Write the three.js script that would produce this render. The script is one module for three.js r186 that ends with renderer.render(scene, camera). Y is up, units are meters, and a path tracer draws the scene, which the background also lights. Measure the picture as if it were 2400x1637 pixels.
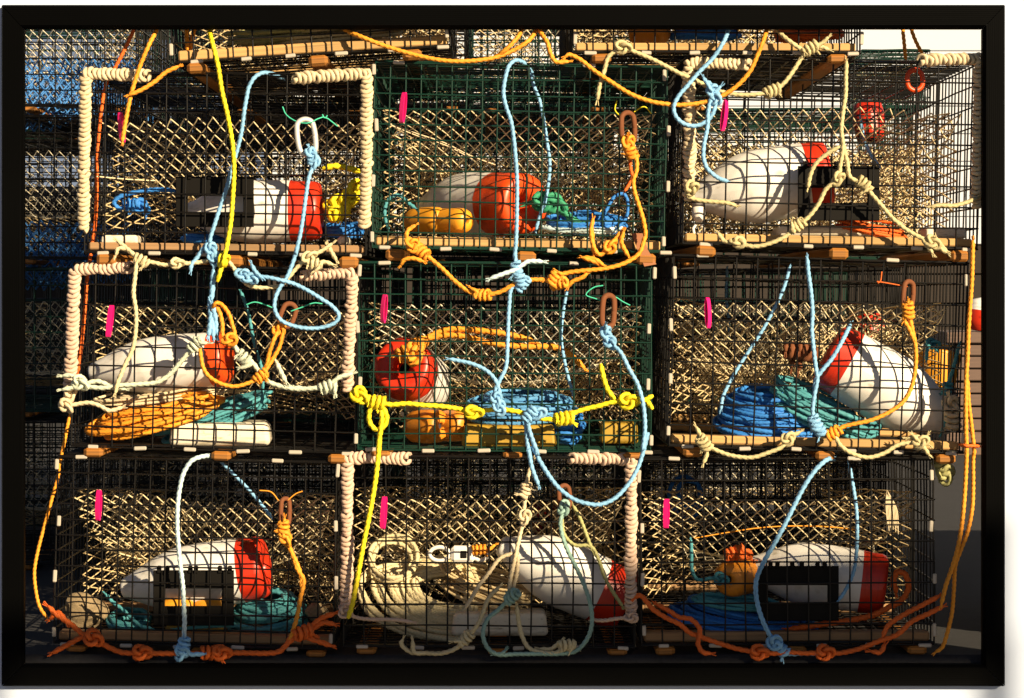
import * as THREE from 'three';
import { RoundedBoxGeometry } from 'three/addons/geometries/RoundedBoxGeometry.js';

// ---------------------------------------------------------------- camera, sky, sun, exposure
const S = 0.0008055, D = 5, UC = 1160, VH = 680, VG = 1535;   // metres per photo pixel at the trap faces, camera distance
const CAMY = (VG - VH) * S;
const scene = new THREE.Scene();
const camera = new THREE.PerspectiveCamera(2 * Math.atan(957 * S / D) * 180 / Math.PI, 2400 / 1637, 0.1, 400);
camera.position.set(0, CAMY, D);
camera.setViewOffset(1914 * 2400 / 1637, 1914, 957 * 2400 / 1637 - UC, 957 - VH, 2400, 1637);
camera.updateProjectionMatrix();
const renderer = new THREE.WebGLRenderer({ antialias: true });
renderer.setSize(1024, 698);
renderer.toneMapping = THREE.LinearToneMapping;
renderer.toneMappingExposure = 2.0;
renderer.shadowMap.enabled = true;
{
  const W = 256, H = 128, data = new Float32Array(W * H * 4);
  for (let j = 0; j < H; j++) for (let i = 0; i < W; i++) {
    const el = Math.max(0, Math.sin(((j + 0.5) / H - 0.5) * Math.PI)), t = Math.pow(el, 0.45), o = (j * W + i) * 4;
    const below = j < H / 2 ? 0.3 : 1;
    data[o] = (0.19 * (1 - t) + 0.008 * t) * below; data[o + 1] = (0.21 * (1 - t) + 0.020 * t) * below; data[o + 2] = (0.24 * (1 - t) + 0.052 * t) * below; data[o + 3] = 1;
  }
  const sky = new THREE.DataTexture(data, W, H, THREE.RGBAFormat, THREE.FloatType);
  sky.mapping = THREE.EquirectangularReflectionMapping; sky.magFilter = THREE.LinearFilter; sky.needsUpdate = true;
  scene.background = sky; scene.environment = sky;
}
const SUN_AZ = 38 * Math.PI / 180, SUN_EL = 21 * Math.PI / 180;   // low sun, behind the camera's right shoulder
const sunDir = new THREE.Vector3(Math.sin(SUN_AZ) * Math.cos(SUN_EL), Math.sin(SUN_EL), Math.cos(SUN_AZ) * Math.cos(SUN_EL));
const sun = new THREE.DirectionalLight(new THREE.Color(1, 0.81, 0.53), 5);
sun.position.copy(sunDir).multiplyScalar(20); sun.castShadow = true; sun.shadow.mapSize.set(4096, 4096);
Object.assign(sun.shadow.camera, { left: -8, right: 8, top: 8, bottom: -8, near: 1, far: 60 });
scene.add(sun, sun.target);

// ---------------------------------------------------------------- helpers
let seed = 20240611;
const rnd = () => { seed |= 0; seed = seed + 0x6D2B79F5 | 0; let t = Math.imul(seed ^ seed >>> 15, 1 | seed); t = t + Math.imul(t ^ t >>> 7, 61 | t) ^ t; return ((t ^ t >>> 14) >>> 0) / 4294967296; };
const rr = (a, b) => a + (b - a) * rnd();
const V = (x, y, z) => new THREE.Vector3(x, y, z);
const pt = (u, v, z = 0) => { const k = (D - z) / D; return V((u - UC) * S * k, CAMY + (VH - v) * S * k, z); };
// windows of the photograph that the measurements were read in: origin and enlargement
const REG = { a: [0, 0, 2.477], b: [800, 0, 2.477], c: [1500, 0, 2.477], d: [0, 540, 2.582], e: [800, 540, 2.582], f: [1500, 540, 2.582], g: [0, 1030, 2.582], h: [750, 1030, 2.582], i: [1500, 1030, 2.582] };
const rp = (r, x, y, z = 0) => pt(REG[r][0] + x / REG[r][2], REG[r][1] + y / REG[r][2], z);
const names = new Map();
const numbered = (n) => { const k = names.get(n) || 0; names.set(n, k + 1); return k ? n + '_' + String(k).padStart(3, '0') : n; };

class GB {   // triangle collector
  constructor() { this.p = []; this.i = []; this.u = []; }
  get n() { return this.p.length / 3; }
  ring(pts, r, sides = 5, caps = false) {   // round wire through a list of points
    const base = this.n, m = pts.length; let nx = 0, ny = 0, nz = 0;
    for (let k = 0; k < m; k++) {
      const a = pts[Math.max(0, k - 1)], b = pts[Math.min(m - 1, k + 1)];
      let tx = b.x - a.x, ty = b.y - a.y, tz = b.z - a.z; const l = Math.hypot(tx, ty, tz) || 1; tx /= l; ty /= l; tz /= l;
      if (k === 0) { if (Math.abs(ty) < 0.9) { nx = tz; ny = 0; nz = -tx; } else { nx = 0; ny = -tz; nz = ty; } }
      let d = nx * tx + ny * ty + nz * tz; nx -= d * tx; ny -= d * ty; nz -= d * tz; d = Math.hypot(nx, ny, nz) || 1; nx /= d; ny /= d; nz /= d;
      const bx = ty * nz - tz * ny, by = tz * nx - tx * nz, bz = tx * ny - ty * nx, q = pts[k], R = typeof r === 'function' ? r(k / (m - 1)) : r;
      for (let j = 0; j < sides; j++) { const c = Math.cos(j / sides * 6.28319) * R, s = Math.sin(j / sides * 6.28319) * R; this.p.push(q.x + nx * c + bx * s, q.y + ny * c + by * s, q.z + nz * c + bz * s); this.u.push(j / sides, k / m); }
    }
    for (let k = 0; k < m - 1; k++) for (let j = 0; j < sides; j++) { const a = base + k * sides + j, b = base + k * sides + (j + 1) % sides; this.i.push(a, b, a + sides, b, b + sides, a + sides); }
    if (caps) for (const [k, f] of [[0, 1], [m - 1, 0]]) { const c = this.n; this.p.push(pts[k].x, pts[k].y, pts[k].z); this.u.push(0, 0); for (let j = 0; j < sides; j++) { const a = base + k * sides + j, b = base + k * sides + (j + 1) % sides; f ? this.i.push(c, b, a) : this.i.push(c, a, b); } }
    return this;
  }
  wire(x0, y0, z0, x1, y1, z1, r, bow = 0, sides = 5) {
    const pts = [V(x0, y0, z0)];
    if (bow) for (const t of [0.3, 0.68]) pts.push(V(x0 + (x1 - x0) * t + rr(-bow, bow), y0 + (y1 - y0) * t + rr(-bow, bow), z0 + (z1 - z0) * t + rr(-bow, bow)));
    pts.push(V(x1, y1, z1)); return this.ring(pts, r, sides);
  }
  rope(pts, R, { pitch = 7.2, radial = 15, step = 0.7, tip = true, fray = false } = {}) {   // three-strand laid rope along a smooth path
    const curve = new THREE.CatmullRomCurve3(pts, false, 'centripetal'); curve.arcLengthDivisions = Math.max(60, pts.length * 14);
    const len = curve.getLength(), m = Math.max(6, Math.ceil(len / (R * step))), P = curve.getSpacedPoints(m), base = this.n;
    let n = V(0, 0, 1); const t = V(0, 0, 0), b = V(0, 0, 0);
    for (let k = 0; k <= m; k++) {
      t.subVectors(P[Math.min(m, k + 1)], P[Math.max(0, k - 1)]).normalize();
      if (k === 0 && Math.abs(t.z) > 0.9) n = V(1, 0, 0);
      n.addScaledVector(t, -n.dot(t)).normalize(); b.crossVectors(t, n);
      const ph = k / m * len / (R * pitch) * 6.28319, end = tip ? Math.min(1, 0.55 + Math.min(k, m - k) * 0.25) : 1;
      for (let j = 0; j < radial; j++) {
        const th = j / radial * 6.28319; let q = ((th - ph) % 2.0944 + 2.0944) % 2.0944 - 1.0472;
        const si = 0.536 * Math.sin(q), g = 0.536 * Math.cos(q) + Math.sqrt(Math.max(0, 0.2155 - si * si)), rad = R * 1.05 * end * Math.max(0.42, g);
        const c = Math.cos(th) * rad, s = Math.sin(th) * rad;
        this.p.push(P[k].x + n.x * c + b.x * s, P[k].y + n.y * c + b.y * s, P[k].z + n.z * c + b.z * s); this.u.push(j / radial, k * R * step);
      }
    }
    for (let k = 0; k < m; k++) for (let j = 0; j < radial; j++) { const a = base + k * radial + j, c = base + k * radial + (j + 1) % radial; this.i.push(a, c, a + radial, c, c + radial, a + radial); }
    if (fray) for (const [k, j] of [[0, 1], [m, m - 1]]) { const d = P[k].clone().sub(P[j]).normalize(); for (let q = 0; q < 6; q++) { const s = V(rr(-1, 1), rr(-1, 1), rr(-1, 1)), e = P[k].clone(); this.ring([e.clone().addScaledVector(s, R * 0.3), e.clone().addScaledVector(d, R * 1.0).addScaledVector(s, R * 0.6), e.clone().addScaledVector(d, R * rr(1.1, 1.8)).addScaledVector(s, R * 0.75)], R * 0.2, 4); } }
    for (const [k, f] of [[0, 1], [m, 0]]) { const c = this.n; this.p.push(P[k].x, P[k].y, P[k].z); this.u.push(0, 0); for (let j = 0; j < radial; j++) { const a = base + k * radial + j, d = base + k * radial + (j + 1) % radial; f ? this.i.push(c, d, a) : this.i.push(c, a, d); } }
    return this;
  }
  knot(c, ax, R, size = 1) {   // a pulled-tight overhand knot
    if (rnd() < 0.38) { // round turns hitched over the standing part
      const A = ax.clone().normalize(), N = V(0, 0, 1); N.addScaledVector(A, -N.dot(A)).normalize(); const B = N.clone().cross(A), q = [], tn = 2.6 + size * 0.5;
      for (let k = 0; k <= 30; k++) { const t = k / 30, an = t * tn * 6.28319, rad = R * (1.55 + 0.2 * Math.sin(k * 1.3)); q.push(c.clone().addScaledVector(A, (t - 0.5) * tn * 1.9 * R + Math.cos(an) * R * 0.6).addScaledVector(N, Math.cos(an) * rad).addScaledVector(B, Math.sin(an) * rad * 1.15)); }
      const l = q[q.length - 1]; q.push(l.clone().addScaledVector(B, -R * 2.4).addScaledVector(A, -R), l.clone().addScaledVector(B, -R * 4.2).addScaledVector(A, R * rr(-3, 2)));
      return this.rope(q, R * 0.95, { step: 0.85, radial: 12, fray: true });
    }
    const X = ax.clone().normalize(), Z = V(rr(-0.5, 0.5), rr(-0.4, 0.4), 1); Z.addScaledVector(X, -Z.dot(X)).normalize(); const Y = Z.clone().cross(X), pts = [], w = R * (0.55 + 0.42 * size), ph = rr(0, 6.28), sq = rr(0.8, 1.05);
    for (let k = 0; k <= 40; k++) { const t = ph + k / 40 * 6.28319, rad = 2 + Math.cos(3 * t); pts.push(c.clone().addScaledVector(X, rad * Math.cos(2 * t) * w * 1.05).addScaledVector(Y, rad * Math.sin(2 * t) * w * 0.8 * sq).addScaledVector(Z, Math.sin(3 * t) * w * 0.95 + R * 0.5)); }
    this.rope(pts, R * 0.94, { step: 0.85, radial: 12 });
    return this;
  }
  wrap(path, rc, R, pitch) {   // rope wound turn by turn round a wire edge
    const curve = new THREE.CatmullRomCurve3(path, false, 'catmullrom', 0.05); curve.arcLengthDivisions = 400;
    const len = curve.getLength(), per = 12, m = Math.ceil(len / pitch * per), P = curve.getSpacedPoints(m); let n = V(0, 0, 1), t = V(0, 0, 0), b = V(0, 0, 0), out = [];
    let wob = 1;
    for (let k = 0; k <= m; k++) {
      t.subVectors(P[Math.min(m, k + 1)], P[Math.max(0, k - 1)]).normalize(); n.addScaledVector(t, -n.dot(t)).normalize(); b.crossVectors(t, n);
      if (k % per === 0) wob = rr(0.8, 1.3);
      const an = k / per * 6.28319, r2 = rc * (0.9 + 0.1 * wob), lean = Math.cos(an) * pitch * 0.55 * wob;
      out.push(P[k].clone().addScaledVector(n, Math.cos(an) * r2).addScaledVector(b, Math.sin(an) * r2 * wob).addScaledVector(t, lean));
    }
    const base = this.n; this.ring(out, (q) => R * (0.86 + 0.14 * Math.sin(q * m * 1.9)), 7, true); return this;
  }
  box(x0, y0, z0, x1, y1, z1, ch = 0.002) {   // chamfered block
    const g = new THREE.BoxGeometry(1, 1, 1), c = [(x0 + x1) / 2, (y0 + y1) / 2, (z0 + z1) / 2], h = [(x1 - x0) / 2, (y1 - y0) / 2, (z1 - z0) / 2]; g.dispose();
    const A = []; // 24 corner points: each corner three times, pulled in along two axes
    const id = {};
    for (const sx of [-1, 1]) for (const sy of [-1, 1]) for (const sz of [-1, 1]) for (let k = 0; k < 3; k++) {
      const s = [sx, sy, sz], v = [0, 1, 2].map((q) => c[q] + s[q] * (h[q] - (q === k ? 0 : Math.min(ch, h[q] * 0.45))));
      id[sx + ',' + sy + ',' + sz + ',' + k] = A.length; A.push(v);
    }
    const I = (x, y, z, k) => A[id[x + ',' + y + ',' + z + ',' + k]];
    const tri = (a, b, d, uvk) => { // outward facing
      const e1 = b.map((q, k) => q - a[k]), e2 = d.map((q, k) => q - a[k]), nn = [e1[1] * e2[2] - e1[2] * e2[1], e1[2] * e2[0] - e1[0] * e2[2], e1[0] * e2[1] - e1[1] * e2[0]];
      const cc = [0, 1, 2].map((k) => (a[k] + b[k] + d[k]) / 3 - c[k]);
      const L = nn[0] * cc[0] + nn[1] * cc[1] + nn[2] * cc[2] < 0 ? [a, d, b] : [a, b, d], s = this.n;
      for (const q of L) { this.p.push(...q); const o = uvk; this.u.push(o === 0 ? q[2] : q[0], o === 1 ? q[2] : q[1]); }
      this.i.push(s, s + 1, s + 2);
    };
    const quad = (a, b, d, e, k) => { tri(a, b, d, k); tri(a, d, e, k); };
    for (const s of [-1, 1]) { quad(I(s, -1, -1, 0), I(s, 1, -1, 0), I(s, 1, 1, 0), I(s, -1, 1, 0), 0); quad(I(-1, s, -1, 1), I(1, s, -1, 1), I(1, s, 1, 1), I(-1, s, 1, 1), 1); quad(I(-1, -1, s, 2), I(1, -1, s, 2), I(1, 1, s, 2), I(-1, 1, s, 2), 2); }
    for (const s of [-1, 1]) for (const q of [-1, 1]) { quad(I(s, q, -1, 0), I(s, q, 1, 0), I(s, q, 1, 1), I(s, q, -1, 1), 0); quad(I(s, -1, q, 0), I(s, 1, q, 0), I(s, 1, q, 2), I(s, -1, q, 2), 2); quad(I(-1, s, q, 1), I(1, s, q, 1), I(1, s, q, 2), I(-1, s, q, 2), 2); }
    for (const x of [-1, 1]) for (const y of [-1, 1]) for (const z of [-1, 1]) tri(I(x, y, z, 0), I(x, y, z, 1), I(x, y, z, 2), 2);
    return this;
  }
  net(fn, nu, nv, r, jit = 0) {   // knotted diamond netting over a surface fn(s, t)
    const P = [];
    for (let j = 0; j <= nv; j++) { P.push([]); for (let i = 0; i <= nu; i++) { const s = Math.min(1, (i + (j % 2) * 0.5) / nu), q = fn(s, j / nv); if (jit) { q.x += rr(-jit, jit); q.y += rr(-jit, jit); q.z += rr(-jit, jit); } P[j].push(q); } }
    const seg = (a, b) => { this.ring([a, b], r, 4); };
    for (let j = 0; j < nv; j++) for (let i = 0; i <= nu; i++) { const o = j % 2; seg(P[j][i], P[j + 1][i]); const k = o ? i + 1 : i - 1; if (k >= 0 && k <= nu) seg(P[j][i], P[j + 1][k]); }
    return this;
  }
  geo() {
    const g = new THREE.BufferGeometry(); g.setAttribute('position', new THREE.Float32BufferAttribute(this.p, 3)); g.setAttribute('uv', new THREE.Float32BufferAttribute(this.u, 2)); g.setIndex(this.i); g.computeVertexNormals(); return g;
  }
  mesh(name, m, parent) { return add(name, this.geo(), m, parent); }
}
function add(name, geo, m, parent) { const o = new THREE.Mesh(geo, m); o.name = parent ? name : numbered(name); o.castShadow = o.receiveShadow = true; (parent || scene).add(o); return o; }
function tag(o, label, category, group, kind) { if (label) o.userData.label = label; if (category) o.userData.category = category; if (group) o.userData.group = group; if (kind) o.userData.kind = kind; return o; }
function thing(name, label, category, pos, group) { const o = new THREE.Group(); o.name = numbered(name); if (pos) o.position.copy(pos); scene.add(o); o.updateMatrixWorld(true); return tag(o, label, category, group); }
const into = (g, m) => { g.updateMatrixWorld(true); g.attach(m); return m; };   // hand a mesh built in world space to its thing
function partW(gb, name, m, g) { const o = new THREE.Mesh(gb.geo ? gb.geo() : gb, m); o.name = name; o.castShadow = o.receiveShadow = true; scene.add(o); o.updateMatrixWorld(true); return into(g, o); }

// ---------------------------------------------------------------- materials
const hash = (x, y) => { const s = Math.sin(x * 127.1 + y * 311.7) * 43758.5453; return s - Math.floor(s); };
const vn = (x, y, px) => { const X = Math.floor(x), Y = Math.floor(y), f = x - X, g = y - Y, a = f * f * (3 - 2 * f), b = g * g * (3 - 2 * g), w = (q) => ((q % px) + px) % px; return (hash(w(X), w(Y)) * (1 - a) + hash(w(X + 1), w(Y)) * a) * (1 - b) + (hash(w(X), w(Y + 1)) * (1 - a) + hash(w(X + 1), w(Y + 1)) * a) * b; };
const fbm = (x, y, px, o = 4) => { let s = 0, a = 0.5; for (let k = 0; k < o; k++) { s += a * vn(x, y, px); x *= 2; y *= 2; px *= 2; a *= 0.5; } return s / (1 - Math.pow(0.5, o)); };
function tex(W, H, fn, rep, srgb = false) {
  const d = new Uint8Array(W * H * 4);
  for (let j = 0; j < H; j++) for (let i = 0; i < W; i++) { const c = fn(i / W, j / H), o = (j * W + i) * 4; for (let k = 0; k < 3; k++) d[o + k] = Math.max(0, Math.min(255, Math.round((c.length ? c[k] : c) * 255))); d[o + 3] = 255; }
  const t = new THREE.DataTexture(d, W, H, THREE.RGBAFormat); t.wrapS = t.wrapT = THREE.RepeatWrapping; t.magFilter = THREE.LinearFilter; t.minFilter = THREE.LinearMipmapLinearFilter; t.generateMipmaps = true; if (rep) t.repeat.set(rep[0], rep[1]); if (srgb) t.colorSpace = THREE.SRGBColorSpace; t.needsUpdate = true; return t;
}
const lin = (r, g, b) => new THREE.Color().setRGB(r, g, b);
const M = (c, rough = 0.8, extra = {}) => new (extra.clearcoat || extra.specularIntensity !== undefined ? THREE.MeshPhysicalMaterial : THREE.MeshStandardMaterial)({ color: lin(...c), roughness: rough, ...extra });
const fibre = tex(128, 256, (u, v) => { const n = fbm(u * 4, v * 32, 4, 3), d = fbm(u * 3 + 7, v * 5, 3, 3); return 0.62 + 0.42 * n - 0.3 * Math.max(0, d - 0.5) * 3; }, [2, 9]);
const ropeM = (c) => M(c, 0.72, { map: fibre });
const woodMap = tex(256, 256, (u, v) => { const w = fbm(u * 3, v * 20, 3, 4), g = fbm(u * 5, v * 60, 5, 3), k = Math.max(0, 1 - Math.hypot((u - 0.35) * 9, (v - 0.4) * 22)); const t = 0.50 + 0.42 * w + 0.34 * (g - 0.5) - 0.45 * k; return [t, t * (0.95 - 0.1 * w), t * (0.88 - 0.12 * w)]; }, [2.1, 9]);
const scuff = tex(256, 256, (u, v) => { const a = fbm(u * 6, v * 6, 6, 5), b = fbm(u * 24, v * 9, 24, 3), s = Math.max(0, a - 0.54) * 1.7 + Math.max(0, b - 0.68) * 1.6; return [0.97 - s, 0.95 - s * 1.05, 0.91 - s * 1.15]; }, [1, 1]);
const speck = tex(256, 256, (u, v) => { const a = fbm(u * 64, v * 64, 64, 2), b = fbm(u * 5, v * 5, 5, 4); return 0.35 + 0.5 * a + 0.35 * (b - 0.5); }, [3, 3]);
const rustMap = tex(128, 128, (u, v) => { const a = fbm(u * 8, v * 8, 8, 4); return [0.55 + 0.5 * a, 0.4 + 0.5 * a, 0.35 + 0.4 * a]; }, [2, 2]);
const grainBump = tex(256, 256, (u, v) => fbm(u * 2, v * 90, 2, 4), [1.2, 6]);
const mat = {
  wire: M([0.004, 0.0032, 0.0025], 0.34, { specularIntensity: 0.6 }), green: M([0.003, 0.026, 0.017], 0.34, { specularIntensity: 0.7 }),
  oldwire: M([0.006, 0.005, 0.004], 0.3, { specularIntensity: 0.6 }),
  twine: M([0.80, 0.66, 0.40], 0.7), twine2: M([0.62, 0.47, 0.25], 0.75), whitetwine: M([0.82, 0.74, 0.56], 0.7),
  clip: M([0.46, 0.41, 0.34], 0.5, { metalness: 0.15 }),
  slat: M([0.66, 0.43, 0.17], 0.75, { map: woodMap }), slatgrey: M([0.42, 0.265, 0.13], 0.8, { map: woodMap }), runner: M([0.48, 0.20, 0.024], 0.7, { map: woodMap }),
  buoy: M([0.78, 0.77, 0.76], 0.42, { map: scuff }), red: M([0.55, 0.028, 0.008], 0.38, { map: scuff }), orangered: M([0.72, 0.07, 0.008], 0.38, { map: scuff }),
  tag: M([0.80, 0.008, 0.17], 0.4), vent: M([0.005, 0.004, 0.003], 0.6, { specularIntensity: 0.25 }), foam: M([0.74, 0.68, 0.56], 0.7, { map: scuff }),
  yellowfloat: M([0.80, 0.34, 0.02], 0.45, { map: scuff }), yellowblock: M([0.40, 0.25, 0.02], 0.6, { map: scuff }), orangefloat: M([0.74, 0.27, 0.02], 0.4, { map: scuff }), darkrubber: M([0.02, 0.02, 0.025], 0.5),
  stone: M([0.40, 0.29, 0.16], 0.95, { map: speck }), rust: M([0.20, 0.075, 0.025], 0.85, { map: rustMap }), zinc: M([0.62, 0.60, 0.58], 0.45, { metalness: 0.3 }),
  plastic: M([0.72, 0.68, 0.62], 0.5), leather: M([0.42, 0.20, 0.09], 0.7, { map: rustMap }),
  lightblue: ropeM([0.26, 0.54, 0.84]), paleblue: ropeM([0.66, 0.84, 0.88]), blue: ropeM([0.03, 0.23, 0.70]), teal: ropeM([0.07, 0.32, 0.37]), palegreen: ropeM([0.66, 0.70, 0.54]), greenblue: ropeM([0.30, 0.48, 0.42]),
  orange: ropeM([0.95, 0.36, 0.02]), deeporange: ropeM([0.85, 0.15, 0.012]), yellow: ropeM([0.95, 0.76, 0.01]), cream: ropeM([0.74, 0.62, 0.36]), khaki: ropeM([0.62, 0.52, 0.27]), binding: ropeM([0.78, 0.63, 0.40]), pinkbinding: ropeM([0.76, 0.54, 0.40]), midblue: ropeM([0.10, 0.34, 0.66]), bluenet: M([0.05, 0.20, 0.52], 0.7), lumber: M([0.20, 0.14, 0.12], 0.85, { map: woodMap }), darkblue: ropeM([0.012, 0.09, 0.32]), greenrope: ropeM([0.03, 0.30, 0.15]), greentwine: M([0.05, 0.5, 0.32], 0.7), olive: ropeM([0.42, 0.40, 0.16]),
  frame: M([0.0008, 0.0008, 0.0008], 0.5, { specularIntensity: 0.06, bumpMap: grainBump, bumpScale: 0.0007 }), board: M([0.52, 0.60, 0.78], 0.9),
  asphalt: M([0.022, 0.021, 0.025], 0.95, { map: speck }), concrete: M([0.22, 0.21, 0.2], 0.95, { map: speck }),
  clap: M([0.50, 0.53, 0.60], 0.7), darkplank: M([0.03, 0.022, 0.017], 0.85, { map: woodMap }), roof: M([0.10, 0.09, 0.09], 0.9),
};

// ---------------------------------------------------------------- setting
const QZ = 0.014;   // quay edge
{
  const g = new GB(); g.box(-30, -0.6, -40, 30, 0, QZ, 0.012);
  tag(g.mesh('quay_pavement', mat.asphalt), 'dark asphalt quay under the stacked traps', null, null, 'structure');
  const r = new THREE.PlaneGeometry(400, 400); r.rotateX(-Math.PI / 2); const rm = add('ground', r, mat.concrete); rm.position.set(0, -0.112, 0); tag(rm, 'grey ground in front of the quay', null, null, 'structure');
}
{ // white warehouse far behind, boards on a dark timber base
  const Z = -9, b = thing('warehouse', 'white clapboard warehouse on dark timber base far behind the traps', 'building', V(3.4, 0, Z));
  const base = 0.93, dim = [[0, 0.005]];
  const pg = new GB(); pg.box(-4.6, 0, 0, 3.9, 0.148, 0.05, 0.004); const plank = pg.geo();
  for (let k = 0; k < 6; k++) { const o = add('plank', plank, mat.darkplank, b); o.position.set(0, k * 0.155, 0); }
  const cg = new GB(); cg.box(-4.6, 0, 0, 3.9, 0.152, 0.02, 0.003); const clap = cg.geo();
  for (let k = 0; k < 14; k++) { const o = add('clapboard', clap, mat.clap, b); o.position.set(0, base + k * 0.146, 0); o.rotation.x = -0.07; }
  const w = new GB(); w.box(-4.6, 0, -3, 3.9, base + 2.0, -0.02, 0.01); w.mesh('wall', mat.darkplank, b);
  const rf = new GB(); rf.box(-4.8, base + 2.05, -3.2, 4.1, base + 2.2, 0.3, 0.02); rf.mesh('roof', mat.roof, b);
}
{ // dark shed far behind at the left
  const b = thing('shed', 'low dark plank shed far behind the stack beyond the left end', 'building', V(-4.4, 0, -12)), pg = new GB(); pg.box(-3.2, 0, 0, 3.2, 0.172, 0.05, 0.004); const G = pg.geo();
  for (let k = 0; k < 7; k++) { const o = add('plank', G, mat.darkplank, b); o.position.y = k * 0.178; }
  const w = new GB(); w.box(-3.2, 0, -2, 3.2, 1.24, -0.01, 0.01); w.mesh('wall', mat.darkplank, b); const rf = new GB(); rf.box(-3.35, 1.26, -2.2, 3.35, 1.34, 0.2, 0.01); rf.mesh('roof', mat.roof, b);
}
{ // lumber stacked beyond the right end
  const b = thing('lumber_stack', 'stack of dark boards far behind the right end of the traps', 'lumber', V(2.85, 0, -6.3)), pg = new GB(); pg.box(-0.95, 0, -0.3, 0.95, 0.046, 0.3, 0.004); const G = pg.geo();
  for (let k = 0; k < 10; k++) { const o = add('board', G, mat.lumber, b); o.position.set(rr(-0.03, 0.03), k * 0.052, rr(-0.02, 0.02)); }
}
{ // plank bin beside the stack, out of the picture; its shade keeps the ground behind the right end dark
  const b = thing('bait_bin', 'wide dark plank bin standing on the quay past the right end', 'bin', V(2.27, 0, -0.46)), pg = new GB(); pg.box(-1.05, 0, 0, 1.05, 0.155, 0.03, 0.004); const G = pg.geo();
  for (let k = 0; k < 5; k++) { const o = add('plank', G, mat.darkplank, b); o.position.set(0, k * 0.16, 0.42); }
  const w = new GB(); w.box(-1.05, 0, -0.45, 1.05, 0.82, 0.41, 0.01); w.mesh('body', mat.darkplank, b);
}
{ // the black picture frame and its white mount, standing just in front of the quay edge
  const zf = 0.022, zb = 0.044, zm = 0.03, q = (u, v) => pt(u, v, zb);
  const i0 = q(54, 67), i1 = q(2305, 1559), o0 = q(2, 11), o1 = q(2357, 1610);
  const f = thing('picture_frame', 'black stained wooden picture frame with mitred corners on white mount board', 'picture frame', V((o0.x + o1.x) / 2, -0.11, zm));
  const rail = (name, A) => { // a bar with mitred ends: outer a b, inner c d
    const g = new GB(), [a, b, c, d] = A, ch = 0.004;
    const prof = [[0, zf], [0, zb - ch], [0.06, zb], [0.86, zb], [1, zb - 0.007], [1, zf]], P = [];
    for (const [t, z] of prof) { P.push([V(a.x + (c.x - a.x) * t, a.y + (c.y - a.y) * t, z), V(b.x + (d.x - b.x) * t, b.y + (d.y - b.y) * t, z)]); }
    const hor = Math.abs(a.x - b.x) > Math.abs(a.y - b.y);
    const tri = (x, y, z) => { const s = g.n; for (const p of [x, y, z]) { g.p.push(p.x, p.y, p.z); g.u.push(hor ? p.x : p.y, hor ? p.y : p.x); } g.i.push(s, s + 1, s + 2); };
    for (let k = 0; k < prof.length; k++) { const n = (k + 1) % prof.length; tri(P[k][0], P[k][1], P[n][1]); tri(P[k][0], P[n][1], P[n][0]); }
    for (const e of [0, 1]) for (let k = 1; k < prof.length - 1; k++) tri(P[0][e], P[k][e], P[k + 1][e]);
    partW(g, name, mat.frame, f);
  };
  const gp = 0.0006, TL = V(o0.x, o0.y, 0), TR = V(o1.x, o0.y, 0), BL = V(o0.x, o1.y, 0), BR = V(o1.x, o1.y, 0), tl = V(i0.x, i0.y, 0), tr = V(i1.x, i0.y, 0), bl = V(i0.x, i1.y, 0), br = V(i1.x, i1.y, 0);
  const sh = (p, x, y) => V(p.x + x, p.y + y, 0);
  rail('frame_bar', [sh(TL, gp, 0), sh(TR, -gp, 0), sh(tl, gp, 0), sh(tr, -gp, 0)]); rail('frame_bar', [sh(BL, gp, 0), sh(BR, -gp, 0), sh(bl, gp, 0), sh(br, -gp, 0)]);
  rail('frame_bar', [sh(TL, 0, -gp), sh(BL, 0, gp), sh(tl, 0, -gp), sh(bl, 0, gp)]); rail('frame_bar', [sh(TR, 0, -gp), sh(BR, 0, gp), sh(tr, 0, -gp), sh(br, 0, gp)]);
  const shp = new THREE.Shape(), m = 0.045, lo = -0.11; shp.moveTo(o0.x - m, lo); shp.lineTo(o1.x + m, lo); shp.lineTo(o1.x + m, o0.y + m); shp.lineTo(o0.x - m, o0.y + m); shp.closePath();
  const h = new THREE.Path(), e = 0.012; h.moveTo(i0.x - e, i1.y - e); h.lineTo(i1.x + e, i1.y - e); h.lineTo(i1.x + e, i0.y + e); h.lineTo(i0.x - e, i0.y + e); h.closePath(); shp.holes.push(h);
  const bg = new THREE.ExtrudeGeometry(shp, { depth: 0.005, bevelEnabled: false }); bg.translate(0, 0, zf - 0.0055); partW(bg, 'mount_board', mat.board, f);
}

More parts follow.
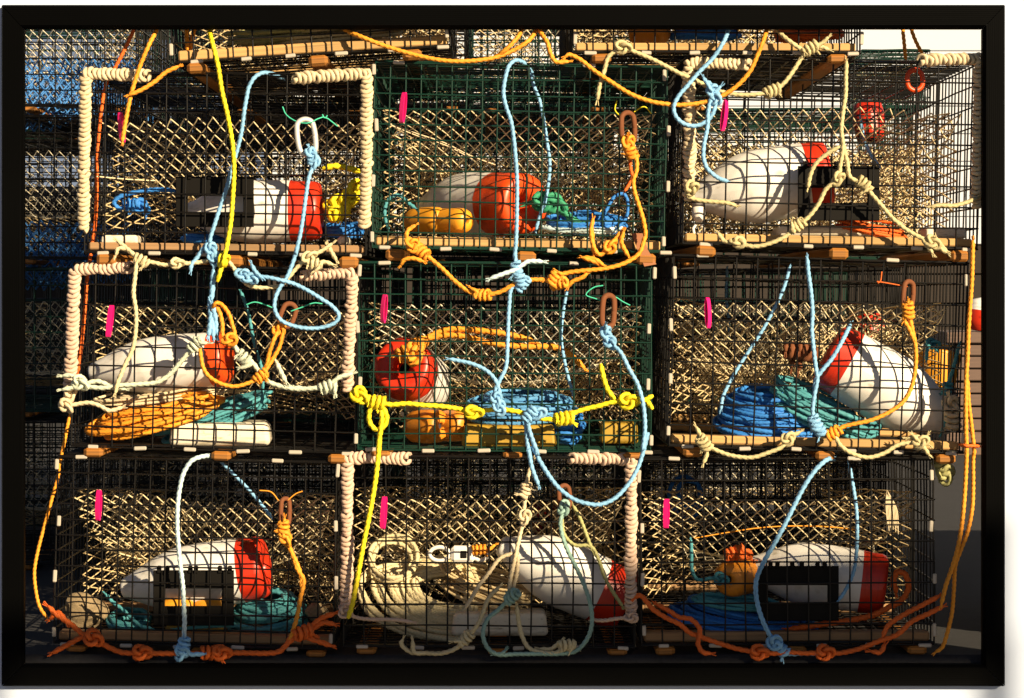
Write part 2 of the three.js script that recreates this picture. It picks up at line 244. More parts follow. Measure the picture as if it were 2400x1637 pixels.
{ // overhead timber rail behind the photographer; its boards shade the foot of the stack
  const Z = 5.8, f = (x, y) => { const t = Z / sunDir.z; return V(x + sunDir.x * t, y + sunDir.y * t, Z); };
  const A = f(-1.06, 0.0), B = f(0.94, 0.0), g = thing('overhead_rail', 'overhead timber rail on tall posts behind the photographer', 'railing', V(A.x, -0.112, Z));
  const board = (q, z) => { const s = new THREE.Shape(); q.forEach((p, k) => (k ? s.lineTo(p.x, p.y) : s.moveTo(p.x, p.y))); const G = new THREE.ExtrudeGeometry(s, { depth: 0.03, bevelEnabled: false }); G.translate(0, 0, z); partW(G, 'rail_board', mat.slatgrey, g); };
  board([f(-1.06, -0.035), f(0.94, 0.10), f(0.94, 0.245), f(-1.06, 0.05)], Z); const dz = 0.04 / sunDir.z, q = [f(-0.75, -0.03), f(0.94, -0.03), f(0.94, 0.12), f(-0.75, 0.0)]; for (const p of q) { p.x -= sunDir.x * dz; p.y -= sunDir.y * dz; } board(q, Z - 0.04);
  for (const x of [A.x + 0.03, B.x - 0.07]) { const p = new GB(); p.box(x - 0.018, -0.112, Z - 0.09, x + 0.018, A.y - 0.01, Z - 0.05, 0.004); partW(p, 'post', mat.slatgrey, g); }
}

// ---------------------------------------------------------------- traps
const clipGeo = (() => { const g = new GB(); g.box(-0.0112, -0.0036, -0.003, 0.0112, 0.0036, 0.0036, 0.0016); return g.geo(); })();
function panel(g, O, U, Vv, nu, nv, r, bow, skipU) { // a welded wire panel spanned by two edges
  const n = U.clone().cross(Vv).normalize().multiplyScalar(r * 1.2);
  for (let i = 0; i <= nu; i++) { const a = O.clone().addScaledVector(U, i / nu), b = a.clone().add(Vv); g.wire(a.x, a.y, a.z, b.x, b.y, b.z, r, bow); }
  for (let j = 0; j <= nv; j++) { const a = O.clone().addScaledVector(Vv, j / nv).add(n), b = a.clone().add(U); g.wire(a.x, a.y, a.z, b.x, b.y, b.z, r, bow); }
}
function trap(o) {
  const { box: [u0, v0, u1, v1], z = 0, roll = 0, nx = 14, ny = 9, wire = mat.wire, L = 0.95, runH = 0.024, slat, label, name = 'lobster_trap', group, back, rich = 1 } = o;
  const k = (D - z) / D, w = (u1 - u0) * S * k, h = (v1 - v0) * S * k, g = thing(name, label, 'lobster trap', pt((u0 + u1) / 2, v1, z), group);
  g.rotation.z = roll; g.rotation.y = o.yaw || 0; g.updateMatrixWorld(true);
  const nz = Math.round(L / 0.038), r = 0.0017, X = w / 2, bow = 0.0018;
  const fp = new GB(); panel(fp, V(-X, 0, 0), V(w, 0, 0), V(0, h, 0), nx, ny, r, bow);
  for (const y of [0.003, h - 0.003]) fp.wire(-X, y, -0.006, X, y, -0.006, r * 1.3, bow);
  fp.mesh('front_panel', wire, g);
  for (const s of [-1, 1]) { const p = new GB(); panel(p, V(s * X, 0, -0.002), V(0, 0, -L), V(0, h, 0), nz, ny, r, bow); p.mesh('side_panel', wire, g); }
  const tp = new GB(); panel(tp, V(-X, h, -0.002), V(w, 0, 0), V(0, 0, -L), nx, nz, r, bow); tp.mesh('top_panel', wire, g);
  const bp = new GB(); panel(bp, V(-X, 0, -0.002), V(w, 0, 0), V(0, 0, -L), nx, nz, r, bow); bp.mesh('bottom_panel', wire, g);
  const rp_ = new GB(); panel(rp_, V(-X, 0, -L), V(w, 0, 0), V(0, h, 0), nx, ny, r, bow); rp_.mesh('rear_panel', wire, g);
  const dv = new GB(); panel(dv, V(-X, 0, -L * 0.52), V(w, 0, 0), V(0, h, 0), nx, ny, r, bow); dv.mesh('divider_panel', wire, g);
  // netting heads
  const tw = o.twine || mat.twine, ph = rr(0, 6), sag = rr(0.03, 0.07), pin = rr(0.4, 0.5), tr = 0.0014;
  const nA = new GB();
  nA.net((s, t) => { const e = 1 - 0.16 * t, sg = Math.sin(s * 3.1416); return V((s - 0.5) * w * 0.95 * e, h * (0.76 + (pin - 0.78) * t) - sg * sag * t * 0.9 + 0.006 * Math.sin(s * 9 + ph), -0.12 - 0.17 * t - 0.05 * sg * t); }, 19, 11, tr, 0.0012);
  for (let q = 0; q < 3; q++) { const pts = []; for (let c = 0; c <= 14; c++) { const s = c / 14; pts.push(V((s - 0.5) * w * 0.8, h * pin - Math.sin(s * 3.1416) * sag * 0.9 + rr(-0.005, 0.005), -0.29 - 0.05 * Math.sin(s * 3.14) + rr(-0.006, 0.006))); } nA.ring(pts, tr * 1.2, 4); }
  nA.mesh('netting', tw, g);
  const nB = new GB();
  nB.net((s, t) => V((s - 0.5) * w * (0.72 + 0.24 * t), h * (pin + (0.1 - pin) * t) - Math.sin(s * 3.14) * sag * (1 - t), -0.29 - 0.42 * t + 0.03 * Math.sin(s * 7 + t * 5 + ph)), 20, 12, tr, 0.002);
  nB.mesh('netting', o.twine2 || mat.twine2, g);
  for (const s of [-1, 1]) { const nC = new GB(); nC.net((a, t) => V(s * (X - 0.008 - 0.14 * t * w / 0.54), h * (0.12 + 0.66 * a) * (1 - 0.25 * t) + 0.05 * t, -0.24 - 0.28 * t - 0.05 * Math.sin(a * 5 + ph)), 12, 9, tr, 0.003); nC.mesh('netting', mat.twine2, g); }
  if (rich > 0) for (let c = 0; c < 4 * rich; c++) { const nD = new GB(), f1 = rr(4, 9), f2 = rr(4, 9), p2 = rr(0, 6), zz = -0.48 - 0.105 * c; nD.net((s, t) => { const fold = Math.sin(s * f1 + t * 3 + p2), drape = Math.sin(s * f1 * 1.7 - t * f2 + ph); return V((s - 0.5) * w * 0.94 + 0.012 * drape, h * (0.06 + 0.62 * t) - 0.03 * t * Math.sin(s * 3.14) + 0.014 * fold, zz + 0.045 * fold * (1 - 0.4 * t) + 0.02 * drape); }, 21, 13, tr, 0.0025); nD.mesh('netting', c % 2 ? tw : mat.twine2, g); }
  // runners, slats, clips
  if (runH > 0) { const rg = new GB(); rg.box(-0.018, -runH, -L, 0.018, -0.0028, 0.012, 0.006); const G = rg.geo(); for (const s of o.runs || [-0.42, 0.03, 0.44]) { const q = add('runner', G, mat.runner, g); q.position.x = s * w; q.rotation.z = rr(-0.03, 0.03); } }
  if (slat) { const sg = new GB(); sg.box(-X + 0.006, 0.004, -0.055, X - 0.006, slat, -0.014, 0.003); const G = sg.geo(); for (const zz of [0, -0.45, -0.86]) { const q = add('floor_slat', G, o.slatMat || mat.slat, g); q.position.z = zz; } }
  if (!back) {
    const put = (x, y, rz) => { const c = add('clip', clipGeo, mat.clip, g); c.position.set(x + rr(-0.006, 0.006), y + rr(-0.001, 0.001), 0.004); c.rotation.z = rz + rr(-0.06, 0.06); c.scale.x = rr(0.8, 1.15); };
    const st = nx > 15 ? 3.6 : 2.5;
    for (let i = 0.5; i < nx; i += st) put(-X + (i + 0.5) / nx * w, -0.001, 0);
    for (let i = 1.5; i < nx; i += st * 3.5) if (!o.bound) put(-X + i / nx * w, h + 0.001, 0);
    if (!o.bound) for (const s of [-1, 1]) for (let j = 0.7; j < ny; j += st) put(s * X, j / ny * h, Math.PI / 2);
  }
  return g;
}
const RT = 'traps of the front stack';
const T = {};
T.t11 = trap({ rich: 0, box: [197, 173, 857, 595], roll: -0.012, bound: 1, slat: 0.019, slatMat: mat.slatgrey, group: RT, label: 'black wire trap bound in cream rope, crossed by a hanging yellow rope' });
T.t12 = trap({ box: [872, 152, 1556, 586], roll: -0.018, nx: 19, ny: 12, wire: mat.green, slat: 0.022, group: RT, label: 'green wire trap on top of another green trap, two yellow floats inside' });
T.t13 = trap({ box: [1600, 140, 2290, 578], roll: -0.02, bound: 1, slat: 0.02, group: RT, twine2: mat.twine, label: 'black wire trap bound in cream rope with a large buoy beside a white swivel snap' });
T.t21 = trap({ rich: 0, box: [166, 627, 832, 1054], roll: -0.026, bound: 1, runH: 0.02, group: RT, label: 'black wire trap bound in pinkish rope with coiled orange rope and a white block inside' });
T.t22 = trap({ box: [838, 619, 1524, 1056], roll: -0.008, nx: 19, ny: 12, wire: mat.green, runH: 0.014, group: RT, twine: mat.whitetwine, label: 'green wire trap crossed by a knotted yellow rope' });
T.t23 = trap({ box: [1568, 608, 2258, 1054], roll: -0.026, slat: 0.02, runH: 0.02, group: RT, twine2: mat.twine, label: 'black wire trap with wooden slat holding a blue rope coil under a tilted buoy' });
T.t31 = trap({ box: [126, 1078, 780, 1515], roll: -0.022, nx: 18, ny: 12, slat: 0.021, slatMat: mat.slatgrey, runH: 0.015, group: RT, label: 'fine mesh black wire trap standing on the quay with stones and yellow floats inside' });
T.t32 = trap({ box: [804, 1072, 1488, 1517], roll: -0.004, bound: 1, runH: 0.014, group: RT, twine: mat.twine, twine2: mat.whitetwine, label: 'black wire trap bound in pinkish rope with a big coil of cream rope inside' });
T.t33 = trap({ rich: 0, box: [1504, 1076, 2190, 1512], roll: 0.004, slat: 0.022, slatMat: mat.slatgrey, runH: 0.018, group: RT, twine2: mat.whitetwine, label: 'black wire trap standing on the quay with an orange float on blue rope' });
T.t41 = trap({ box: [408, -290, 1056, 128], z: 0.012, roll: 0.062, slat: 0.024, slatMat: mat.slat, runH: 0.022, runs: [-0.42, 0.02, 0.36], group: RT, label: 'black wire trap tilted on the top tier with cream and green rope heaped inside' });
T.t42 = trap({ box: [1342, -305, 2016, 124], z: 0.012, roll: -0.002, slat: 0.02, slatMat: mat.slat, runH: 0.02, runs: [-0.4, 0.42], group: RT, label: 'black wire trap on the top tier with orange float and blue rope above its slat' });
// second row behind and the stack beyond the left side
const BG = 'traps of the second row behind';
{
  const z = -1.12, uc = (u) => UC + (u - UC) * D / (D - z), vc = (v) => VH + (v - VH) * D / (D - z), lab = [['low', 'on the quay'], ['middle', 'in the middle tier'], ['upper', 'in the upper tier']];
  const proto = [mat.oldwire, mat.green, mat.oldwire].map((m, c) => trap({ box: [uc(150 + c * 720), vc(1085), uc(150 + c * 720 + 690), vc(1518)], z, wire: m, back: 1, rich: 0, runH: 0.014, nx: 14, ny: 9, L: 0.9, group: BG, twine: mat.whitetwine, label: 'weathered wire trap in the row behind, seen through the front traps' }));
  const dy = [0, 0.372, 0.745, 1.1], tier = ['lowest', 'second', 'third', 'topmost'], front = [['trap with stones', 'trap with orange hank', 'buoy and vent trap', 'tilted top trap'], ['cream coil trap', 'lower green trap', 'upper green trap', 'gap in the top tier'], ['orange float trap', 'blue coil trap', 'large buoy trap', 'top trap with blue coil']];
  const put = (src, x, y, zz, rot, label, group) => { const t = src.clone(); t.name = numbered('lobster_trap'); scene.add(t); t.position.set(x, y, zz); t.rotation.z = rot; tag(t, label, null, group); return t; };
  for (let c = 0; c < 3; c++) { tag(proto[c], 'weathered wire trap in the row behind the ' + front[c][0]); for (let q = 1; q < (c === 2 ? 3 : 4); q++) put(proto[(c + q) % 3], proto[c].position.x + (q === 3 ? 0.18 : 0.035 * q) + rr(-0.02, 0.02), proto[c].position.y + dy[q], z + rr(-0.04, 0.04), rr(-0.015, 0.015), 'weathered wire trap in the row behind the ' + front[c][q], BG); }
  for (let c = 0; c < 3; c++) for (let q = 0; q < (c === 2 ? 2 : 4); q++) put(proto[(c + q + 1) % 3], proto[c].position.x * 1.12 + rr(-0.03, 0.03), proto[c].position.y + dy[q], z - 1.0 + rr(-0.04, 0.04), rr(-0.015, 0.015), 'dark wire trap two rows behind the ' + front[c][q], 'traps of the third row');
  for (let q = 0; q < 4; q++) { put(proto[q % 3], -1.17 + rr(-0.02, 0.02), 0.016 + q * 0.375, -1.5, rr(-0.01, 0.01), tier[q] + ' shaded trap of the stack with blue rope beyond the left end', 'stack beyond the left end'); put(proto[(q + 1) % 3], -1.24 + rr(-0.02, 0.02), 0.016 + q * 0.375, -2.55, rr(-0.01, 0.01), tier[q] + ' trap of the hindmost stack beyond the left end', 'hindmost stack beyond the left end'); }
  const gt = trap({ box: [2020, 118, 2180, 250], z: -3.2, wire: mat.green, back: 1, rich: 0, runH: 0, nx: 8, ny: 6, L: 0.5, label: 'green wire trap peeking out behind the upper right trap' });
  gt.scale.setScalar(1); gt.userData.group = undefined; delete gt.userData.group;
}

// rope bindings, tags and vents of the traps
function binding(t, m, ...paths) { for (const [r, ...P] of paths) { const g = new GB(); g.wrap(P.map(([x, y, z = 0]) => rp(r, x, y, z)), 0.0074, 0.005, 0.0088); partW(g, 'rope_binding', m, t); } }
binding(T.t11, mat.binding, ['a', [860, 440], [500, 428], [492, 700], [486, 1000], [484, 1335]], ['a', [1700, 455], [2125, 430], [2128, 700], [2128, 1000], [2115, 1320]]);
binding(T.t13, mat.binding, ['c', [640, 375], [285, 365], [285, 600], [290, 850], [280, 1150]], ['c', [1620, 350], [1968, 345], [1966, 700], [1955, 1190]]);
binding(T.t21, mat.pinkbinding, ['d', [790, 225], [455, 240], [440, 500], [432, 760], [412, 1050]], ['d', [1810, 275], [2130, 262], [2125, 500], [2110, 760], [2100, 960]]);
binding(T.t32, mat.pinkbinding, ['h', [540, 118], [170, 115], [165, 400], [165, 760], [150, 1060]], ['h', [1510, 115], [1880, 125], [1885, 400], [1880, 760], [1882, 1085]]);
const strap = (() => { // a locking tag: a flat plastic strap bent into a long loop
  const g = new GB(), n = 30, W = 0.0058;
  for (let k = 0; k <= n; k++) { const a = k / n * 6.28319, c = Math.cos(a), s = Math.sin(a), th = 0.0016 + 0.0012 * Math.max(0, -s); for (const [q, z] of [[0, -W], [0, W], [1, W], [1, -W]]) { g.p.push(c * (0.0065 - q * th), s * (0.0295 - q * th * 1.6), z); g.u.push(k / n, z); } }
  for (let k = 0; k < n; k++) for (let j = 0; j < 4; j++) { const a = k * 4 + j, b = k * 4 + (j + 1) % 4; g.i.push(a, a + 4, b, b, a + 4, b + 4); }
  return g.geo().toNonIndexed();
})(); strap.computeVertexNormals();
for (const [t, r, x, y, rz, ry] of [[T.t11, 'a', 705, 740, 0.06, 0.95], [T.t12, 'b', 358, 625, 0.02, 0.9], [T.t13, 'c', 490, 670, -0.02, -0.8], [T.t21, 'd', 664, 550, 0, 1.2], [T.t22, 'e', 258, 475, 0.05, 0.8], [T.t23, 'f', 412, 500, -0.02, -0.85], [T.t31, 'g', 595, 400, 0, 1.1], [T.t32, 'h', 385, 445, 0, 1.1], [T.t33, 'i', 160, 450, 0, 1.1]]) {
  const m = partW(strap.clone(), 'trap_tag', mat.tag, t); m.parent.updateMatrixWorld(true); const p = t.worldToLocal(rp(r, x, y, 0.012)); m.position.copy(p); m.rotation.set(rr(-0.1, 0.1), ry, rz + rr(-0.16, 0.16)); m.scale.set(0.72, rr(0.9, 1.05), 0.8);
}
function vent(t, r, [x0, y0, x1, y1], [a0, b0, a1, b1], tabs) {
  const z = -0.014, P = (x, y) => rp(r, x, y, z), sh = new THREE.Shape(), p = [P(x0, y1), P(x1, y1), P(x1, y0), P(x0, y0)], q = [P(a0, b1), P(a1, b1), P(a1, b0), P(a0, b0)];
  p.forEach((v, k) => (k ? sh.lineTo(v.x, v.y) : sh.moveTo(v.x, v.y))); sh.closePath(); const h = new THREE.Path(); q.forEach((v, k) => (k ? h.lineTo(v.x, v.y) : h.moveTo(v.x, v.y))); h.closePath(); sh.holes.push(h);
  const g = new THREE.ExtrudeGeometry(sh, { depth: 0.005, bevelEnabled: true, bevelSize: 0.0012, bevelThickness: 0.0012, bevelSegments: 1 }); g.translate(0, 0, z - 0.004);
  const m = partW(g, 'escape_vent', mat.vent, t);
  for (const x of tabs) { const gb = new GB(), c = P(x, y0); gb.box(c.x - 0.004, c.y - 0.004, z - 0.004, c.x + 0.004, c.y + 0.010, z + 0.006, 0.0015); const o = new THREE.Mesh(gb.geo(), mat.vent); o.name = 'tab'; scene.add(o); o.updateMatrixWorld(true); into(m, o); }
}
vent(T.t11, 'a', [1022, 1030, 1468, 1315], [1085, 1135, 1415, 1235], [1100, 1215, 1330]);
vent(T.t13, 'c', [922, 968, 1388, 1278], [985, 1088, 1325, 1182], [960, 1140, 1360]);
vent(T.t31, 'g', [930, 798, 1410, 1125], [985, 900, 1345, 1015], [962, 1012, 1150, 1185, 1330, 1390]);
vent(T.t33, 'i', [722, 772, 1200, 1096], [772, 880, 1140, 996], [790, 832, 922, 980, 1075, 1118]);
{ const sh = new THREE.Shape(), A = [[1685, 1355], [1750, 1355], [1780, 1450], [1830, 1535], [1760, 1548], [1720, 1450]].map(([x, y]) => rp('b', x, y, 0.012)); A.forEach((v, k) => (k ? sh.lineTo(v.x, v.y) : sh.moveTo(v.x, v.y))); const g = new THREE.ExtrudeGeometry(sh, { depth: 0.003, bevelEnabled: false }); g.translate(0, 0, 0.008); partW(g, 'leather_strap', mat.leather, T.t12); }

// ---------------------------------------------------------------- buoys, floats, blocks
function lathe(p0, p1, prof, m, name, parent, seg = 40) { // solid of revolution along p0 -> p1; prof: [t along, radius]
  const L = p0.distanceTo(p1), g = new THREE.LatheGeometry(prof.map(([t, r]) => new THREE.Vector2(Math.max(0.0001, r), t * L)), seg); { const q = g.attributes.position; for (let k = 0; k < q.count; k++) { const x = q.getX(k), y = q.getY(k), z = q.getZ(k), n = 1 + 0.012 * Math.sin(x * 70 + y * 40) * Math.cos(z * 60 + y * 25) + 0.006 * Math.sin(x * 160 + z * 150 + y * 120); q.setX(k, x * n); q.setZ(k, z * n); } } g.computeVertexNormals();
  const o = add(name, g, m, parent); o.position.copy(p0); o.quaternion.setFromUnitVectors(V(0, 1, 0), p1.clone().sub(p0).normalize()); return o;
}
const BF = 'white buoys with red ends inside the traps';
function buoy(label, p0, p1, dia, redAt, m = mat.red, group = BF) {
  const g = thing('lobster_buoy', label, 'buoy', p0.clone(), group), R = dia / 2, prof = (t) => (t < 0.06 ? 0.30 + t * 1.2 : t < 0.52 ? 0.36 + 0.64 * Math.sin(Math.min(1, (t - 0.05) / 0.45) * 1.5708) : 1 - 0.10 * Math.pow((t - 0.52) / 0.48, 1.6)) * R;
  const a = [[0.0, 0.010], [0.0, prof(0) * 0.8], [0.012, prof(0)]]; for (let k = 1; k <= 26; k++) { const t = k / 26 * redAt; if (t > 0.02) a.push([t, prof(t)]); }
  const b = []; for (let k = 0; k <= 8; k++) { const t = redAt + (0.955 - redAt) * k / 8; b.push([t, prof(t) * 1.004]); } b.push([0.98, prof(1) * 0.97], [0.995, prof(1) * 0.88], [1, prof(1) * 0.74], [0.995, prof(1) * 0.5], [0.97, 0.016], [0.86, 0.012]);
  const q0 = V(0, 0, 0), q1 = p1.clone().sub(p0);
  lathe(q0, q1, a, mat.buoy, 'body', g); lathe(q0, q1, b, m, 'painted_end', g); return g;
}
const px = (n, r) => n / REG[r][2] * S;   // a length read in a window, in metres
buoy('white buoy with red end lying behind the black vent and yellow rope', rp('a', 1075, 1235, -0.10), rp('a', 1868, 1222, -0.09), px(375, 'a'), 0.775);
buoy('white buoy turned with its orange red end and green knot toward the viewer', rp('b', 470, 1200, -0.36), rp('b', 1075, 1180, -0.085), px(400, 'b'), 0.74, mat.orangered);
buoy('large white buoy with thin red end beside the white swivel snap', rp('c', 300, 1150, -0.12), rp('c', 1105, 1008, -0.11), px(440, 'c'), 0.83);
buoy('white buoy with red end lying above the orange rope coil', rp('d', 545, 860, -0.14), rp('d', 1385, 770, -0.09), px(360, 'd'), 0.88, mat.orangered);
buoy('buoy with round red end facing out and orange rope tied to it', rp('e', 560, 1010, -0.36), rp('e', 362, 815, -0.10), px(400, 'e'), 0.8);
buoy('white buoy tilted nose down with its red end on blue rope', rp('f', 1900, 1185, -0.11), rp('f', 1130, 745, -0.13), px(455, 'f'), 0.84);
buoy('white buoy with red end above two small yellow floats', rp('g', 740, 905, -0.13), rp('g', 1615, 770, -0.10), px(415, 'g'), 0.83);
buoy('white buoy leaning nose up among cream rope and twine', rp('h', 1085, 640, -0.12), rp('h', 1850, 985, -0.14), px(420, 'h'), 0.78);
buoy('white buoy with red end half in shade behind the black vent', rp('i', 640, 770, -0.13), rp('i', 1490, 880, -0.10), px(400, 'i'), 0.82);
for (const [r, x, y, l] of [['c', 1340, 700, 'small red buoy hanging behind the upper bound trap'], ['f', 1400, 610, 'small red buoy hanging behind the blue coil trap'], ['h', 1390, 480, 'small red buoy hanging behind the cream coil trap']]) {
  const p = rp(r, x, y + 120, -1.0), q = rp(r, x - 20, y - 100, -1.02); const o = thing('hanging_buoy', l, 'buoy', p, 'red buoys in the row behind'); lathe(V(0, 0, 0), q.clone().sub(p), [[0, 0.01], [0.03, 0.03], [0.2, 0.034], [0.6, 0.038], [0.95, 0.032], [1, 0.015]], mat.red, 'body', o, 20); lathe(V(0, 0, 0), q.clone().sub(p), [[0.98, 0.012], [1.1, 0.012], [1.12, 0.006]], mat.darkrubber, 'eye', o, 12);
}
const FPROF = [[0, 0.006], [0.01, 0.55], [0.05, 0.8], [0.14, 0.96], [0.3, 1], [0.7, 1], [0.86, 0.96], [0.95, 0.8], [0.99, 0.55], [1, 0.3], [0.97, 0.2], [0.9, 0.18]];
function float(name, label, p0, p1, R, m, cat = 'float', group) { const g = thing(name, label, cat, p0.clone(), group), q = p1.clone().sub(p0); lathe(V(0, 0, 0), q, FPROF.map(([t, r]) => [t, r * R]), m, 'body', g, 28); lathe(V(0, 0, 0), q, [[0.9, 0.19 * R], [0.905, 0.02 * R]], mat.darkrubber, 'hole', g, 16); return g; }
float('net_float', 'pale yellow float lying behind the other in the green trap', rp('b', 395, 1285, -0.15), rp('b', 590, 1275, -0.08), px(78, 'b'), mat.yellowfloat);
float('net_float', 'yellow float whose sunlit end faces right beside the turned buoy', rp('b', 545, 1285, -0.11), rp('b', 735, 1282, -0.045), px(76, 'b'), mat.yellowfloat);
float('net_float', 'small yellow float seen through the left half of the vent', rp('g', 985, 1020, -0.07), rp('g', 1175, 1015, -0.07), px(58, 'g'), mat.yellowfloat);
float('net_float', 'small yellow float seen through the right half of the vent', rp('g', 1180, 1015, -0.075), rp('g', 1365, 1018, -0.065), px(58, 'g'), mat.yellowfloat);
float('net_float', 'yellow float lying low under the vent on the slat', rp('g', 1000, 1150, -0.075), rp('g', 1350, 1150, -0.075), px(34, 'g'), mat.yellowblock);
float('net_float', 'orange float low behind the yellow rope in the green trap', rp('e', 425, 1190, -0.18), rp('e', 610, 1185, -0.11), px(105, 'e'), mat.orangefloat);
float('net_float', 'orange float beside the yellow brick in the green trap', rp('e', 600, 1185, -0.17), rp('e', 760, 1180, -0.11), px(98, 'e'), mat.orangefloat);
float('net_float', 'round orange float with dark hole and blue knot on blue rope', rp('i', 670, 815, -0.15), rp('i', 530, 850, -0.06), px(118, 'i'), mat.orangefloat);
{ const g = thing('bucket', 'small orange bucket behind the tip of the tilted buoy', 'bucket', rp('f', 1800, 960, -0.42)); const q = rp('f', 1805, 760, -0.44).sub(g.position); lathe(V(0, 0, 0), q, [[0, 0.001], [0, 0.034], [0.9, 0.046], [0.91, 0.049], [1, 0.049], [1, 0.044], [0.05, 0.032], [0.05, 0.001]], mat.yellowfloat, 'body', g, 30); const hb = new GB(), hp = []; for (let k = 0; k <= 14; k++) { const a = k / 14 * 3.1416; hp.push(V(Math.cos(a) * 0.05, q.y * 0.95 + Math.sin(a) * 0.03, q.z)); } hb.ring(hp, 0.0015, 5); hb.mesh('handle', mat.zinc, g); }
function block(name, label, cat, r, [x0, y0, x1, y1], z0, z1, m, ch = 0.008, group) { const a = rp(r, x0, y1, z0), b = rp(r, x1, y0, z0), c = V((a.x + b.x) / 2, a.y, (z0 + z1) / 2), g = new RoundedBoxGeometry(b.x - a.x, b.y - a.y, z0 - z1, 4, ch); g.translate(0, (b.y - a.y) / 2, 0); const q = g.attributes.position; for (let k = 0; k < q.count; k++) q.setX(k, q.getX(k) * (1 - 0.06 * q.getY(k) / (b.y - a.y))); const o = add(name, g, m); o.position.copy(c); return tag(o, label, cat, group); }
{ const A = block('foam_block', 'white foam block lying under the orange and teal coils', 'foam block', 'd', [1010, 1165, 1630, 1308], -0.05, -0.16, mat.foam, 0.012); A.rotation.y = 0.05; }
block('foam_block', 'white foam block in shade under the cream rope coil', 'foam block', 'h', [790, 1055, 1385, 1195], -0.06, -0.16, mat.foam, 0.01);
block('brick', 'long yellow brick on the floor of the green trap', 'brick', 'e', [725, 1180, 1305, 1312], -0.04, -0.13, mat.yellowblock, 0.008);
block('brick', 'short yellow brick near the right side of the green trap', 'brick', 'e', [1570, 1165, 1800, 1295], -0.12, -0.2, mat.yellowblock, 0.008);
block('ballast_brick', 'cream brick end at the left of the vent trap floor', 'brick', 'a', [580, 1365, 800, 1418], -0.06, -0.16, mat.foam, 0.006);
block('ballast_brick', 'round cream brick end behind the cream knot', 'brick', 'a', [1955, 1370, 2030, 1425], -0.06, -0.16, mat.foam, 0.012);
block('ballast_brick', 'white brick under the large buoy of the bound trap', 'brick', 'c', [790, 1315, 1400, 1372], -0.06, -0.17, mat.foam, 0.008);
block('ballast_brick', 'yellow brick end at the right of the orange strands', 'brick', 'c', [1655, 1320, 1900, 1385], -0.06, -0.16, mat.foam, 0.006);
function stone(label, c, R) { const g = new THREE.IcosahedronGeometry(1, 4), p = g.attributes.position; for (let k = 0; k < p.count; k++) { const x = p.getX(k), y = p.getY(k), z = p.getZ(k), n = 1 + 0.14 * Math.sin(x * 3 + c.x * 40) * Math.cos(y * 4) + 0.05 * Math.sin(z * 9 + y * 7); p.setXYZ(k, x * R[0] * n, y * R[1] * n, z * R[2] * n); } g.computeVertexNormals(); const o = add('ballast_stone', g, mat.stone); o.position.copy(c); return tag(o, label, 'stone', 'stones in the trap on the quay'); }
stone('rough tan ballast stone at the left of the vent', rp('g', 510, 1050, -0.13), [0.044, 0.037, 0.04]);
stone('small tan ballast stone behind the orange knot', rp('g', 1915, 1045, -0.1), [0.02, 0.017, 0.02]);
// swivels and links
function link(name, label, c, w, h, r, m, tilt = [0, 0, 0], group = 'oval links hung on the traps') { const g = new GB(), P = []; for (let k = 0; k <= 40; k++) { const a = k / 40 * 6.28319, x = Math.cos(a) * w, y = Math.sign(Math.sin(a)) * (h - w) + Math.sin(a) * w; P.push(V(x, y, 0)); } const q = []; for (let k = 0; k <= 48; k++) { const a = k / 48 * 6.28319, s = Math.sin(a); q.push(V(Math.cos(a) * w, Math.max(-1, Math.min(1, s * 2.2)) * (h - w) + s * w, 0)); } g.ring(q, r, 8); const o = g.mesh(name, m); o.position.copy(c); o.rotation.set(...tilt); return tag(o, label, 'chain link', group); }
link('chain_link', 'white oval chain link tied with light blue rope', rp('a', 1778, 795, 0.022), px(52, 'a'), px(102, 'a'), 0.0052, mat.zinc, [0, 0.2, 0.12]);
link('chain_link', 'rusty oval chain link over the light blue rope knot', rp('e', 1615, 490, 0.022), px(42, 'e'), px(95, 'e'), 0.0055, mat.rust, [0, 0.5, -0.06]);
link('chain_link', 'rusty oval chain link at the end of the orange rope loop', rp('d', 1740, 515, 0.016), px(42, 'd'), px(72, 'd'), 0.0048, mat.rust, [0, 0.3, -0.35]);
link('chain_link', 'rusty oval chain link with orange rope in the green trap', rp('b', 1665, 745, 0.018), px(45, 'b'), px(90, 'b'), 0.005, mat.rust, [0, 0.5, 0.05]);
link('chain_link', 'rusty oval chain link hung on orange twine near the quay', rp('g', 1725, 440, 0.016), px(30, 'g'), px(80, 'g'), 0.0045, mat.rust, [0, 0.6, -0.02]);
link('chain_link', 'rusty oval chain link at the top of the long orange line', rp('f', 1625, 390, 0.016), px(40, 'f'), px(80, 'f'), 0.0048, mat.rust, [0, 0.6, -0.1]);
link('chain_link', 'rusty oval chain link below the light blue bight', rp('h', 1480, 350, 0.014), px(40, 'h'), px(70, 'h'), 0.0045, mat.rust, [0, 0.6, 0.1]);
link('chain_link', 'red painted link inside the top of the bound trap', rp('c', 1598, 465, -0.05), px(48, 'c'), px(60, 'c'), 0.005, mat.orangered, [0, 0.2, 0]);
